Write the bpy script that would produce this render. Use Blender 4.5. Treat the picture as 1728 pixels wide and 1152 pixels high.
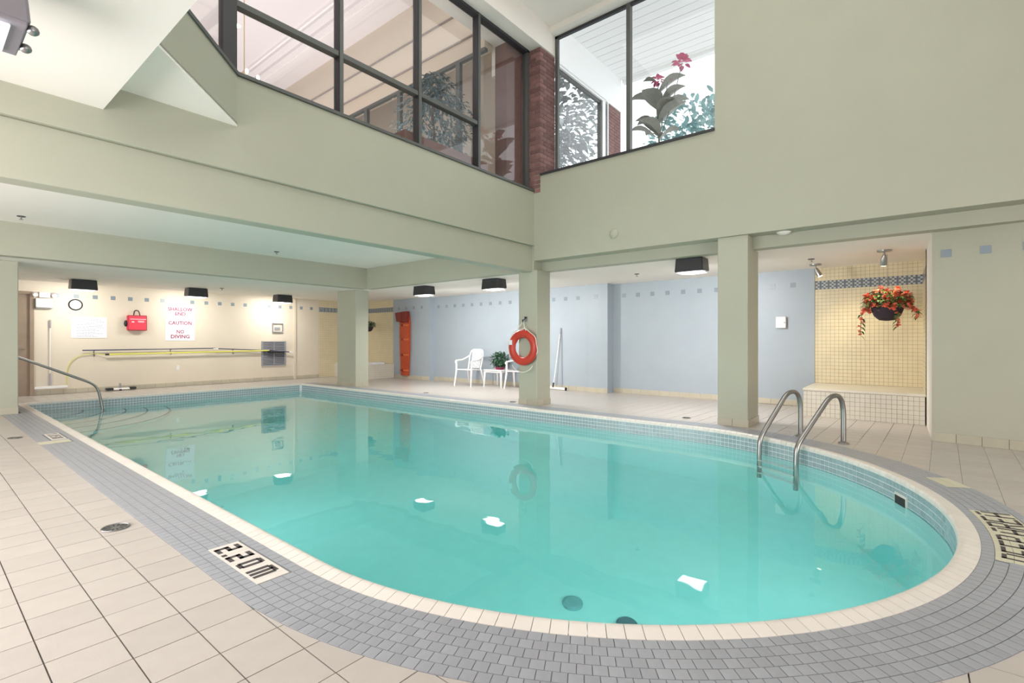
import bpy, bmesh, math, random
from mathutils import Vector, Matrix
random.seed(7)
R = math.radians
for o in list(bpy.data.objects): bpy.data.objects.remove(o)
sc = bpy.context.scene
col = sc.collection
# ------------------------------------------------------------------ camera, world, lights, exposure
YAW, F, CYP = 0.6815, 831.0, 573.5
cam = bpy.data.cameras.new('camera'); cam.sensor_width = 36.0; cam.lens = 36.0 * F / 1728
cam.shift_y = (CYP - 576.0) / 1728 * -1 * -1
cam.clip_start = 0.05; cam.clip_end = 200
co = bpy.data.objects.new('camera', cam); col.objects.link(co)
co.location = (0, 0, 1.2); co.rotation_euler = (R(90), 0, YAW - R(90))
sc.camera = co
sc.view_settings.view_transform = 'Standard'; sc.view_settings.look = 'None'
sc.view_settings.gamma = 1.0; sc.view_settings.use_curve_mapping = False
sc.view_settings.exposure = 0.0
w = bpy.data.worlds.new('sky'); sc.world = w; w.use_nodes = True
wn = w.node_tree.nodes; wb = wn['Background']
wb.inputs[0].default_value = (0.93, 0.97, 1.0, 1); wb.inputs[1].default_value = 2.3
sc.cycles.max_bounces = 10; sc.cycles.diffuse_bounces = 5; sc.cycles.glossy_bounces = 4
sc.cycles.transmission_bounces = 8; sc.cycles.transparent_max_bounces = 12
sc.cycles.use_denoising = True; sc.cycles.sample_clamp_indirect = 6.0

def area(name, loc, target, sx, sy, power, color=(1, 1, 1), parent=None, spread=None):
    l = bpy.data.lights.new(name, 'AREA'); l.shape = 'RECTANGLE'; l.size = sx; l.size_y = sy
    l.energy = power; l.color = color
    if spread: l.spread = R(spread)
    o = bpy.data.objects.new(name, l); col.objects.link(o); o.location = loc
    d = Vector(target) - Vector(loc); o.rotation_euler = d.to_track_quat('-Z', 'Y').to_euler()
    if parent: o.parent = parent; o.matrix_parent_inverse = parent.matrix_world.inverted()
    return o
# added fill lights, all out of frame: above the hall, behind, and at left
area('hall_fill', (4.2, 1.6, 6.9), (4.2, 1.6, 0), 5.0, 5.5, 120, (1.0, 0.99, 0.96))
area('side_fill', (2.5, -5.2, 1.5), (4.5, 6, 2.2), 7.5, 2.4, 345, (1.0, 0.95, 0.95))
area('end_fill', (-2.9, 6.0, 1.4), (8, 8, 2.2), 9.0, 2.0, 490, (1.0, 0.95, 0.95))
area('lobby_fill', (3.5, 10.5, 4.6), (3.5, 10.5, 9), 5.5, 8.0, 260, (1.0, 0.95, 0.95))  # added uplight hidden below the sill, brightens the lobby ceiling

# unseen fill lights added under the near coping to brighten the water
for (x_, y_, tx_, ty_) in ((1.75, 5.2, 7, 7.5), (2.35, .95, 6, 6), (4.1, -.1, 4.2, 7)):
    area('underwater_fill', (x_, y_, -.75), (tx_, ty_, -1.6), .5, .3, 17, (1, 1, 1))
# ------------------------------------------------------------------ materials
def mat(name, c, rough=0.6, metal=0.0, emit=None, es=0.0, noise=0.0, nscale=6.0, bump=0.0, bscale=40.0, spec=0.5, rnd=0.0):
    m = bpy.data.materials.new(name); m.use_nodes = True
    nt = m.node_tree; b = nt.nodes['Principled BSDF']
    b.inputs['Base Color'].default_value = (*c, 1); b.inputs['Roughness'].default_value = rough
    b.inputs['Metallic'].default_value = metal; b.inputs['Specular IOR Level'].default_value = spec
    if emit: b.inputs['Emission Color'].default_value = (*emit, 1); b.inputs['Emission Strength'].default_value = es
    fac = None
    if noise or bump:
        tc = nt.nodes.new('ShaderNodeTexCoord')
    if noise:
        n = nt.nodes.new('ShaderNodeTexNoise'); n.inputs['Scale'].default_value = nscale; n.inputs['Detail'].default_value = 4
        nt.links.new(tc.outputs['Object'], n.inputs['Vector'])
        mr = nt.nodes.new('ShaderNodeMapRange'); mr.inputs[1].default_value = .3; mr.inputs[2].default_value = .7
        mr.inputs[3].default_value = 1 - noise; mr.inputs[4].default_value = 1 + noise
        nt.links.new(n.outputs['Fac'], mr.inputs[0]); fac = mr.outputs[0]
    if rnd:
        oi = nt.nodes.new('ShaderNodeObjectInfo')
        m2 = nt.nodes.new('ShaderNodeMapRange'); m2.inputs[3].default_value = 1 - rnd; m2.inputs[4].default_value = 1 + rnd
        nt.links.new(oi.outputs['Random'], m2.inputs[0])
        if fac is None: fac = m2.outputs[0]
        else:
            mm = nt.nodes.new('ShaderNodeMath'); mm.operation = 'MULTIPLY'
            nt.links.new(fac, mm.inputs[0]); nt.links.new(m2.outputs[0], mm.inputs[1]); fac = mm.outputs[0]
    if fac is not None:
        vm = nt.nodes.new('ShaderNodeVectorMath'); vm.operation = 'SCALE'
        vm.inputs[0].default_value = c; nt.links.new(fac, vm.inputs['Scale'])
        nt.links.new(vm.outputs[0], b.inputs['Base Color'])
    if bump:
        n = nt.nodes.new('ShaderNodeTexNoise'); n.inputs['Scale'].default_value = bscale
        nt.links.new(tc.outputs['Object'], n.inputs['Vector'])
        bp = nt.nodes.new('ShaderNodeBump'); bp.inputs['Strength'].default_value = bump; bp.inputs['Distance'].default_value = .01
        nt.links.new(n.outputs['Fac'], bp.inputs['Height']); nt.links.new(bp.outputs[0], b.inputs['Normal'])
    return m
M = {}
M['green_paint'] = mat('green_paint', (0.415, 0.415, 0.33), .55, noise=.02, nscale=2, bump=.05, bscale=60)
M['ceiling_white'] = mat('ceiling_white', (0.90, 0.85, 0.79), .7, noise=.015, nscale=1.5)
M['cream_paint'] = mat('cream_paint', (0.70, 0.62, 0.515), .5, noise=.02, nscale=2)
M['blue_paint'] = mat('blue_paint', (0.375, 0.43, 0.485), .45, noise=.02, nscale=3, bump=.05, bscale=50)
M['floor_tile'] = mat('floor_tile', (0.515, 0.472, 0.438), .32, noise=.03, nscale=8, rnd=.04, bump=.05, bscale=120)
M['grout_dark'] = mat('grout_dark', (0.20, 0.17, 0.14), .9)
M['grout_mid'] = mat('grout_mid', (0.22, 0.23, 0.24), .9)
M['grout_light'] = mat('grout_light', (0.85, 0.87, 0.87), .7)
M['grey_tile'] = mat('grey_tile', (0.345, 0.358, 0.395), .38, noise=.05, nscale=14, rnd=.07)
M['white_tile'] = mat('white_tile', (0.78, 0.73, 0.68), .3, noise=.02, rnd=.03)
M['cream_tile'] = mat('cream_tile', (0.66, 0.63, 0.48), .3, noise=.02, rnd=.03)
M['base_tile'] = mat('base_tile', (0.52, 0.475, 0.375), .35, noise=.03, rnd=.05)
M['bench_tile'] = mat('bench_tile', (0.70, 0.66, 0.57), .35, noise=.03)
M['olive_tile'] = mat('olive_tile', (0.425, 0.40, 0.31), .35, noise=.03, rnd=.05)
M['teal_tile'] = mat('teal_tile', (0.34, 0.42, 0.46), .22, noise=.06, nscale=12, rnd=.08)
M['yellow_tile'] = mat('yellow_tile', (0.73, 0.64, 0.44), .3, noise=.04, nscale=5)
M['yellow_grout'] = mat('yellow_grout', (0.40, 0.33, 0.22), .8)
M['mosaic_blue'] = mat('mosaic_blue', (0.15, 0.18, 0.23), .15, rnd=.1)
M['mosaic_pale'] = mat('mosaic_pale', (0.50, 0.54, 0.56), .15)
M['accent_tile'] = mat('accent_tile', (0.25, 0.30, 0.35), .35, rnd=.06)
M['black_letter'] = mat('black_letter', (0.07, 0.06, 0.065), .5)
M['basin'] = mat('basin', (0.80, 0.85, 0.86), .6, noise=.02)
M['chrome'] = mat('chrome', (0.37, 0.36, 0.35), .3, 1.0)
M['steel_dark'] = mat('steel_dark', (0.30, 0.30, 0.30), .35, .9)
M['frame_dark'] = mat('frame_dark', (0.035, 0.035, 0.04), .4)
M['frame_face'] = mat('frame_face', (0.10, 0.105, 0.10), .4)
M['lamp_black'] = mat('lamp_black', (0.03, 0.03, 0.035), .35)
M['lamp_grey'] = mat('lamp_grey', (0.23, 0.21, 0.24), .4)
M['lamp_glow'] = mat('lamp_glow', (0.9, 0.9, 0.9), .3, emit=(1, .98, .93), es=9)
M['white_plastic'] = mat('white_plastic', (0.82, 0.80, 0.80), .35)
M['rope_white'] = mat('rope_white', (0.78, 0.76, 0.70), .8)
M['black'] = mat('black', (0.02, 0.02, 0.022), .5)
M['orange_ring'] = mat('orange_ring', (0.52, 0.04, 0.022), .4, noise=.05)
M['board_orange'] = mat('board_orange', (0.50, 0.065, 0.015), .4, noise=.08, nscale=4)
M['strap_orange'] = mat('strap_orange', (0.72, 0.17, 0.05), .6)
M['dark_red'] = mat('dark_red', (0.20, 0.014, 0.008), .45, noise=.1)
M['bag_red'] = mat('bag_red', (0.78, 0.05, 0.09), .6, bump=.1)
M['sign_white'] = mat('sign_white', (0.82, 0.80, 0.86), .4)
M['maroon'] = mat('maroon', (0.30, 0.02, 0.09), .6)
M['ink_grey'] = mat('ink_grey', (0.42, 0.42, 0.50), .7)
M['vent_grey'] = mat('vent_grey', (0.33, 0.33, 0.37), .45, .3)
M['vent_dark'] = mat('vent_dark', (0.05, 0.05, 0.06), .8)
M['pole_dark'] = mat('pole_dark', (0.07, 0.07, 0.13), .35)
M['pole_yellow'] = mat('pole_yellow', (0.70, 0.68, 0.13), .4)
M['door_brown'] = mat('door_brown', (0.30, 0.22, 0.16), .5, noise=.12, nscale=3)
M['brick_red'] = mat('brick_red', (0.215, 0.11, 0.10), .8, noise=.12, nscale=20, rnd=.28, bump=.2)
M['mortar'] = mat('mortar', (0.40, 0.36, 0.36), .9)
M['leaf_dark'] = mat('leaf_dark', (0.035, 0.10, 0.05), .45, noise=.3, nscale=9)
M['leaf_grey'] = mat('leaf_grey', (0.17, 0.19, 0.17), .5, noise=.2, nscale=8)
M['leaf_pale'] = mat('leaf_pale', (0.22, 0.36, 0.36), .6, noise=.3, nscale=2)
M['leaf_teal'] = mat('leaf_teal', (0.13, 0.19, 0.21), .4, noise=.4, nscale=12)
M['leaf_canna'] = mat('leaf_canna', (0.30, 0.31, 0.28), .5, noise=.15, nscale=8)
M['leaf_mid'] = mat('leaf_mid', (0.20, 0.22, 0.22), .6, noise=.3, nscale=3)
M['leaf_green'] = mat('leaf_green', (0.08, 0.17, 0.05), .5, noise=.3, nscale=9)
M['flower_orange'] = mat('flower_orange', (0.88, 0.19, 0.12), .5, noise=.25, nscale=20)
M['flower_pink'] = mat('flower_pink', (0.72, 0.07, 0.25), .5, noise=.2, nscale=15)
M['basket_dark'] = mat('basket_dark', (0.03, 0.018, 0.03), .7, bump=.5, bscale=60)
M['bark'] = mat('bark', (0.16, 0.12, 0.10), .9, noise=.2)
M['towel'] = mat('towel', (0.80, 0.80, 0.80), .9, bump=.3)
M['lobby_pink'] = mat('lobby_pink', (0.74, 0.69, 0.70), .7)
M['lobby_tan'] = mat('lobby_tan', (0.62, 0.53, 0.43), .7)
M['lobby_line'] = mat('lobby_line', (0.24, 0.20, 0.18), .7)
M['lobby_white'] = mat('lobby_white', (0.86, 0.80, 0.80), .7)
M['brass'] = mat('brass', (0.55, 0.40, 0.22), .35, .9)
M['bulb'] = mat('bulb', (1, 1, 1), .3, emit=(1, .85, .6), es=6)
M['soffit_white'] = mat('soffit_white', (0.93, 0.93, 0.93), .6)
M['soffit_gap'] = mat('soffit_gap', (0.30, 0.30, 0.31), .8)
M['ground_out'] = mat('ground_out', (0.75, 0.75, 0.74), .9, noise=.1)
M['drain_hole'] = mat('drain_hole', (0.04, 0.04, 0.04), .9)

def glass_mat(name, tint=(1, 1, 1), refl=1.0):
    m = bpy.data.materials.new(name); m.use_nodes = True; nt = m.node_tree
    for n in list(nt.nodes): nt.nodes.remove(n)
    out = nt.nodes.new('ShaderNodeOutputMaterial'); mix = nt.nodes.new('ShaderNodeMixShader')
    tr = nt.nodes.new('ShaderNodeBsdfTransparent'); tr.inputs[0].default_value = (*tint, 1)
    gl = nt.nodes.new('ShaderNodeBsdfGlossy'); gl.inputs['Roughness'].default_value = 0.0
    fr = nt.nodes.new('ShaderNodeFresnel')
    ge = nt.nodes.new('ShaderNodeNewGeometry'); mr = nt.nodes.new('ShaderNodeMapRange')   # same reflectance on both faces of the pane
    mr.inputs[3].default_value = 1.45; mr.inputs[4].default_value = 1 / 1.45
    nt.links.new(ge.outputs['Backfacing'], mr.inputs[0]); nt.links.new(mr.outputs[0], fr.inputs[0])
    nt.links.new(fr.outputs[0], mix.inputs[0]); nt.links.new(tr.outputs[0], mix.inputs[1]); nt.links.new(gl.outputs[0], mix.inputs[2])
    nt.links.new(mix.outputs[0], out.inputs[0]); return m
M['glass'] = glass_mat('glass', (0.97, 0.98, 0.98))
def water_mat():
    m = bpy.data.materials.new('pool_water'); m.use_nodes = True; nt = m.node_tree
    for n in list(nt.nodes): nt.nodes.remove(n)
    out = nt.nodes.new('ShaderNodeOutputMaterial')
    g = nt.nodes.new('ShaderNodeBsdfGlass'); g.inputs['IOR'].default_value = 1.33; g.inputs['Roughness'].default_value = 0.0
    tc = nt.nodes.new('ShaderNodeTexCoord'); n = nt.nodes.new('ShaderNodeTexNoise'); n.inputs['Scale'].default_value = 1.6
    n.inputs['Detail'].default_value = 2; bp = nt.nodes.new('ShaderNodeBump'); bp.inputs['Strength'].default_value = .035
    bp.inputs['Distance'].default_value = .1
    nt.links.new(tc.outputs['Object'], n.inputs['Vector']); nt.links.new(n.outputs['Fac'], bp.inputs['Height'])
    nt.links.new(bp.outputs[0], g.inputs['Normal'])
    va = nt.nodes.new('ShaderNodeVolumeAbsorption'); va.inputs['Color'].default_value = (0.12, 0.92, 0.888, 1)
    va.inputs['Density'].default_value = 0.30
    nt.links.new(g.outputs[0], out.inputs[0]); nt.links.new(va.outputs[0], out.inputs[1]); return m
M['water'] = water_mat()

# ------------------------------------------------------------------ mesh helpers
class MB:
    def __init__(s): s.v = []; s.f = []
    def quad(s, *p):
        n = len(s.v); s.v += [tuple(q) for q in p]; s.f.append(tuple(range(n, n + len(p)))); return s
    def box(s, x0, x1, y0, y1, z0, z1):
        n = len(s.v)
        s.v += [(x0, y0, z0), (x1, y0, z0), (x1, y1, z0), (x0, y1, z0), (x0, y0, z1), (x1, y0, z1), (x1, y1, z1), (x0, y1, z1)]
        s.f += [tuple(n + i for i in q) for q in ((0, 3, 2, 1), (4, 5, 6, 7), (0, 1, 5, 4), (1, 2, 6, 5), (2, 3, 7, 6), (3, 0, 4, 7))]
        return s
    def prism(s, pts, z0, z1):            # pts ccw in xy
        n = len(s.v); k = len(pts)
        s.v += [(x, y, z0) for x, y in pts] + [(x, y, z1) for x, y in pts]
        s.f.append(tuple(n + i for i in reversed(range(k)))); s.f.append(tuple(n + k + i for i in range(k)))
        for i in range(k):
            j = (i + 1) % k; s.f.append((n + i, n + j, n + k + j, n + k + i))
        return s
    def hull8(s, a, b):                   # two quads (lists of 4 pts) joined
        n = len(s.v); s.v += [tuple(p) for p in a] + [tuple(p) for p in b]
        s.f += [tuple(n + i for i in q) for q in ((0, 3, 2, 1), (4, 5, 6, 7), (0, 1, 5, 4), (1, 2, 6, 5), (2, 3, 7, 6), (3, 0, 4, 7))]
        return s
    def tube(s, path, r, seg=10, closed=False):
        P = [Vector(p) for p in path]; k = len(P); rs = r if isinstance(r, (list, tuple)) else [r] * k
        n0 = len(s.v); up = None
        for i, p in enumerate(P):
            if closed: t = P[(i + 1) % k] - P[i - 1]
            else: t = P[min(i + 1, k - 1)] - P[max(i - 1, 0)]
            t.normalize()
            if up is None:
                up = Vector((0, 0, 1)) if abs(t.z) < .9 else Vector((1, 0, 0))
            a = t.cross(up).normalized(); b = a.cross(t).normalized(); up = b
            for j in range(seg):
                th = 2 * math.pi * j / seg
                s.v.append(tuple(p + (a * math.cos(th) + b * math.sin(th)) * rs[i]))
        for i in range(k if closed else k - 1):
            for j in range(seg):
                a0 = n0 + i * seg + j; a1 = n0 + i * seg + (j + 1) % seg
                b0 = n0 + ((i + 1) % k) * seg + j; b1 = n0 + ((i + 1) % k) * seg + (j + 1) % seg
                s.f.append((a0, a1, b1, b0))
        if not closed:
            s.f.append(tuple(n0 + j for j in reversed(range(seg)))); s.f.append(tuple(n0 + (k - 1) * seg + j for j in range(seg)))
        return s
    def lathe(s, prof, c=(0, 0, 0), seg=24):   # prof list of (r,z)
        n0 = len(s.v); k = len(prof)
        for r, z in prof:
            for j in range(seg):
                th = 2 * math.pi * j / seg; s.v.append((c[0] + r * math.cos(th), c[1] + r * math.sin(th), c[2] + z))
        for i in range(k - 1):
            for j in range(seg):
                s.f.append((n0 + i * seg + j, n0 + i * seg + (j + 1) % seg, n0 + (i + 1) * seg + (j + 1) % seg, n0 + (i + 1) * seg + j))
        s.f.append(tuple(n0 + j for j in reversed(range(seg)))); s.f.append(tuple(n0 + (k - 1) * seg + j for j in range(seg)))
        return s
    def blob(s, c, r, sq=(1, 1, 1), seg=6, rings=4):
        n0 = len(s.v)
        for i in range(1, rings):
            ph = math.pi * i / rings
            for j in range(seg):
                th = 2 * math.pi * j / seg
                s.v.append((c[0] + r * sq[0] * math.sin(ph) * math.cos(th), c[1] + r * sq[1] * math.sin(ph) * math.sin(th), c[2] + r * sq[2] * math.cos(ph)))
        t = len(s.v); s.v += [(c[0], c[1], c[2] + r * sq[2]), (c[0], c[1], c[2] - r * sq[2])]
        for i in range(rings - 2):
            for j in range(seg):
                s.f.append((n0 + i * seg + j, n0 + (i + 1) * seg + j, n0 + (i + 1) * seg + (j + 1) % seg, n0 + i * seg + (j + 1) % seg))
        for j in range(seg):
            s.f.append((t, n0 + j, n0 + (j + 1) % seg)); s.f.append((t + 1, n0 + (rings - 2) * seg + (j + 1) % seg, n0 + (rings - 2) * seg + j))
        return s
    def leaf(s, p, d, ln, wd, droop=.3, up=(0, 0, 1)):   # a leaf of six verts, folded along its rib
        p = Vector(p); d = Vector(d).normalized(); sd = d.cross(Vector(up))
        if sd.length < .01: sd = Vector((1, 0, 0))
        sd.normalize(); n = len(s.v); u = sd.cross(d)
        m1 = p + d * ln * .35 - u * 0; m2 = p + d * ln * .7 - Vector((0, 0, 1)) * ln * droop * .35
        tip = p + d * ln - Vector((0, 0, 1)) * ln * droop
        s.v += [tuple(q) for q in (p, m1 + sd * wd * .5 + u * wd * .12, m2 + sd * wd * .4 + u * wd * .1, tip, m2 - sd * wd * .4 + u * wd * .1, m1 - sd * wd * .5 + u * wd * .12, m1, m2)]
        s.f += [(n, n + 1, n + 6), (n + 1, n + 2, n + 7, n + 6), (n + 2, n + 3, n + 7), (n + 3, n + 4, n + 7), (n + 4, n + 5, n + 6, n + 7), (n + 5, n, n + 6)]
        return s
    def mesh(s, name, off=(0, 0, 0), smooth=False, bevel=0):
        me = bpy.data.meshes.new(name)
        me.from_pydata([(x - off[0], y - off[1], z - off[2]) for x, y, z in s.v], [], s.f); me.validate()
        if smooth:
            for p in me.polygons: p.use_smooth = True
            try: me.set_sharp_from_angle(angle=R(40))
            except Exception: pass
        return me
def link(name, data, parent=None, mat=None):
    if mat is not None and data is not None and not data.materials: data.materials.append(mat)
    o = bpy.data.objects.new(name, data); col.objects.link(o)
    if parent: o.parent = parent
    return o
def wloc(o):
    v = Vector((0, 0, 0))
    while o: v += o.location; o = o.parent
    return v
def part(name, mb, m, parent=None, smooth=False, bevel=0, label=None, kind=None):
    """mb in world coordinates; parents are unrotated when this is used"""
    off = wloc(parent) if parent else (0, 0, 0)
    o = link(name, mb.mesh(name, off, smooth), parent, M[m] if isinstance(m, str) else m)
    if bevel:
        b = o.modifiers.new('bevel', 'BEVEL'); b.width = bevel; b.segments = 2; b.limit_method = 'ANGLE'
    if label: o['label'] = label
    if kind: o['kind'] = kind
    return o
def struct(name, mb, m, smooth=False, bevel=0):
    o = part(name, mb, m, None, smooth, bevel); o['kind'] = 'structure'; return o
def tag(o, label, cat, group=None):
    o['label'] = label; o['category'] = cat
    if group: o['group'] = group
    return o
def thing(name, label, cat, loc=(0, 0, 0), group=None):
    o = bpy.data.objects.new(name, None); col.objects.link(o); o.location = loc; o.empty_display_size = .1
    return tag(o, label, cat, group)
def kids(o, table={}): return [c for c in bpy.data.objects if c.parent == o]
def copy_tree(o, parent=None):
    c = o.copy(); col.objects.link(c)
    if parent: c.parent = parent
    for ch in [k for k in list(o.children)]: copy_tree(ch, c)
    return c
def text_mesh(s, size, ext=.001, bold=0.0, sx=1.0):
    cu = bpy.data.curves.new('t', 'FONT'); cu.body = s; cu.size = size; cu.align_x = 'CENTER'; cu.align_y = 'CENTER'
    cu.extrude = ext; cu.offset = bold; cu.resolution_u = 2
    o = bpy.data.objects.new('t', cu); col.objects.link(o)
    dg = bpy.context.evaluated_depsgraph_get(); dg.update()
    me = bpy.data.meshes.new_from_object(o.evaluated_get(dg)); bpy.data.objects.remove(o)
    for v in me.vertices: v.co.x *= sx
    return me
def proj(x, y, z=0):
    c, s_ = math.cos(YAW), math.sin(YAW); fw = x * c + y * s_; r = x * s_ - y * c
    if fw < .05: return None
    return 864 + F * r / fw, CYP - F * (z - 1.2) / fw, fw
def vis(x, y, z=0, mg=40):
    p = proj(x, y, z); return p and -mg < p[0] < 1728 + mg and -mg < p[1] < 1152 + mg

# ------------------------------------------------------------------ the pool outline (a half circle on two straight sides)
CX_, CY_, RO, YF = 4.118, 2.48, 2.80, 13.04
XL, XR = CX_ - RO, CX_ + RO
def outline(r, n=96, yend=YF):
    """ccw outline at half width r: round end near, square end far"""
    pts = [(CX_ - r, yend)]
    for i in range(n + 1):
        a = math.pi + math.pi * i / n; pts.append((CX_ + r * math.cos(a), CY_ + r * math.sin(a)))
    pts.append((CX_ + r, yend)); return pts
def strip_ring(mb, ra, za, rb, zb, yA=YF, yB=YF, n=96):
    a = outline(ra, n, yA); b = outline(rb, n, yB)
    for i in range(len(a) - 1):
        mb.quad((*a[i], za), (*a[i + 1], za), (*b[i + 1], zb), (*b[i], zb))
# ------------------------------------------------------------------ floor
fl = MB()
o_ = outline(2.76, 96, YF - .04)
X0, X1, Y0, Y1 = -3.5, 10.6, -5.6, 15.1
top = -0.012
# slab built of pieces around the hole
fl.quad((X0, Y0, top), (CX_, Y0, top), (CX_, CY_ - 2.76, top), *[(*p, top) for p in reversed([q for q in o_ if q[0] <= CX_ + 1e-6 and q[1] <= CY_ + 1e-6][:-1])], (X0, CY_, top))
fl.quad((CX_, Y0, top), (X1, Y0, top), (X1, CY_, top), *[(*p, top) for p in reversed([q for q in o_ if q[0] >= CX_ - 1e-6 and q[1] <= CY_ + 1e-6])])
fl.quad((X0, CY_, top), (CX_ - 2.76, CY_, top), (CX_ - 2.76, YF - .04, top), (X0, YF - .04, top))
fl.quad((CX_ + 2.76, CY_, top), (X1, CY_, top), (X1, YF - .04, top), (CX_ + 2.76, YF - .04, top))
fl.quad((X0, YF - .04, top), (X1, YF - .04, top), (X1, Y1, top), (X0, Y1, top))
floor = struct('floor', fl, 'grout_dark')
TX, TY, G = .2185, .2215, .005
def tile_box(w_, h_, t=.012): return MB().box(-w_ / 2, w_ / 2, -h_ / 2, h_ / 2, -t, 0)
cells = []
def inside(x, y, r):
    if y >= CY_: return abs(x - CX_) < r and y < YF - .02
    return (x - CX_) ** 2 + (y - CY_) ** 2 < r * r
ang = R(-2.15)
RX, RY = 7.716, -.195
for zone in (0, 1):
    for i in range(-60, 80):
        for j in range(-80, 80):
            if zone == 0:
                x = .543 + TX * (i + .5); y = 2.056 + TY * (j + .5); rz = 0
                if x > 4.45 and y < 13.0: continue
            else:
                lx, ly = TX * (i + .5), TX * (j + .5)
                x = RX + lx * math.cos(ang) - ly * math.sin(ang); y = RY + lx * math.sin(ang) + ly * math.cos(ang); rz = ang
                if x < 4.5 or y > 13.0: continue
            if not (X0 < x < 10.3 and -3.2 < y < 14.75): continue
            if inside(x, y, 2.97) or (abs(x - CX_) < 2.9 and CY_ < y < YF + .09): continue
            if not vis(x, y, 0, 1200): continue
            p = proj(x, y); cells.append((p[2], x, y, rz))
cells.sort(key=lambda c: (not vis(c[1], c[2], 0, 120), c[0]))
tm = tile_box(TX - G, TY - G).mesh('floor_tile'); tm.materials.append(M['floor_tile'])
far = MB()
for n, (d, x, y, rz) in enumerate(cells):
    if n < 300:
        o = link('tile', tm, floor); o.location = (x, y, random.uniform(-.0006, .0006)); o.rotation_euler.z = rz
    else:
        c_, s_ = math.cos(rz), math.sin(rz); hw, hh = (TX - G) / 2, ((TY if rz == 0 else TX) - G) / 2
        far.prism([(x + a * c_ - b * s_, y + a * s_ + b * c_) for a, b in ((-hw, -hh), (hw, -hh), (hw, hh), (-hw, hh))], -.012, 0)
part('distant_tiles', far, 'floor_tile', floor, kind='stuff')
# grey mosaic border round the pool, six rows
bd = MB(); strip_ring(bd, 2.80, .0015, 3.142, .0015, YF, YF + .0); strip_ring(bd, 3.142, .0015, 3.142, -.012)
part('border_bed', bd, 'grout_mid', floor)
ring = []
NB = 6; BW = .342 / NB; BL = .0572
mark_cream = []
def in_marker(x, y, r, a):
    if 2.49 < y < 3.115 and 1.085 < x < 1.25: return True
    if 7.97 < y < 8.55 and 1.105 < x < 1.245: return True
    if 7.70 < y < 7.93 and x < 1.25: return True
    if y < CY_:
        if 2.857 < r < 3.085 and 262.4 < a < 282.6: return True
        if 294.6 < a < 300.1 and r > 2.972: return True
    return False
for k in range(NB):
    rm = RO + BW * (k + .5); off = (k % 2) * .5 + .13 * k
    na = int(math.pi * rm / BL)
    for i in range(na):
        a = 180 + 180 * (i + .5) / na
        x, y = CX_ + rm * math.cos(R(a)), CY_ + rm * math.sin(R(a))
        if vis(x, y, 0, 1200) and not in_marker(x, y, rm, a): ring.append((proj(x, y)[2], x, y, R(a), k, 1, math.pi * rm / na))
    n = int((YF - CY_) / BL)
    for i in range(n):
        y = CY_ + BL * (i + .5)
        for sx in (-1, 1):
            x = CX_ + sx * rm
            if sx == -1 and y > 11.3 and x < 1.18: continue
            if vis(x, y, 0, 1200) and not in_marker(x, y, rm, 180): ring.append((proj(x, y)[2], x, y, 0 if sx > 0 else math.pi, k, 0, BL))
ring.sort(key=lambda c: (not vis(c[1], c[2], 0, 12), c[0]))
meshes = {}
farR = MB()
for n, (d, x, y, a, k, arc, L_) in enumerate(ring):
    rm = RO + BW * (k + .5); g = .0035
    hi, ho = (L_ - g) / 2, (L_ - g) / 2
    if arc: hi *= (rm - BW / 2) / rm; ho *= (rm + BW / 2) / rm
    hr = (BW - g) / 2
    pts = [(-hr, -hi), (hr, -ho), (hr, ho), (-hr, hi)]
    if n < 300:
        key = (k, arc)
        if key not in meshes:
            meshes[key] = MB().prism(pts, -.004, .0045).mesh('border_tile'); meshes[key].materials.append(M['grey_tile'])
        o = link('border_tile', meshes[key], floor); o.location = (x, y, random.uniform(-.0004, .0004)); o.rotation_euler.z = a
    else:
        c_, s_ = math.cos(a), math.sin(a)
        farR.prism([(x + u * c_ - v * s_, y + u * s_ + v * c_) for u, v in pts], .001, .0045)
part('distant_border_tiles', farR, 'grey_tile', floor, kind='stuff')

# ------------------------------------------------------------------ swimming pool
ZW = -0.19; ZD = -2.0
pool = thing('swimming_pool', 'turquoise swimming pool with a round deep end and white coping', 'pool', (CX_, 6.0, 0))
RB = 2.705
ba = MB()
ol = outline(RB, 96, YF - .095)
def depth(y): return -2.0 if y < 6.5 else (-2.0 + (y - 6.5) / (YF - 6.5) * 1.05)
n = len(ol)
for i in range(n):
    a, b = ol[i], ol[(i + 1) % n]
    if i == n - 1: ba.quad((*b, 0.0), (*a, 0.0), (*a, depth(a[1])), (*b, depth(b[1])))
    elif i in (0, n - 2):
        m_ = 12
        for q in range(m_):
            p0 = (a[0] + (b[0] - a[0]) * q / m_, a[1] + (b[1] - a[1]) * q / m_); p1 = (a[0] + (b[0] - a[0]) * (q + 1) / m_, a[1] + (b[1] - a[1]) * (q + 1) / m_)
            ba.quad((*p0, 0), (*p1, 0), (*p1, depth(p1[1])), (*p0, depth(p0[1])))
    else: ba.quad((*a, 0), (*b, 0), (*b, depth(b[1])), (*a, depth(a[1])))
ba.quad(*[(*p, -2.0) for p in ol[1:-1]], (CX_ + RB, 6.5, -2.0), (CX_ - RB, 6.5, -2.0))
ba.quad((CX_ - RB, 6.5, -2.0), (CX_ + RB, 6.5, -2.0), (CX_ + RB, YF - .095, depth(YF - .095)), (CX_ - RB, YF - .095, depth(YF - .095)))
part('basin', ba, 'basin', pool)
# water body
wa = MB(); ow = outline(RB + .004, 96, YF - .091)
wa.quad(*[(*p, ZW) for p in ow])
n = len(ow)
for i in range(n):
    a, b = ow[i], ow[(i + 1) % n]; wa.quad((*b, ZW), (*a, ZW), (*a, -2.06), (*b, -2.06))
wa.quad(*[(*p, -2.06) for p in reversed(ow)])
part('water', wa, 'water', pool)
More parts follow.
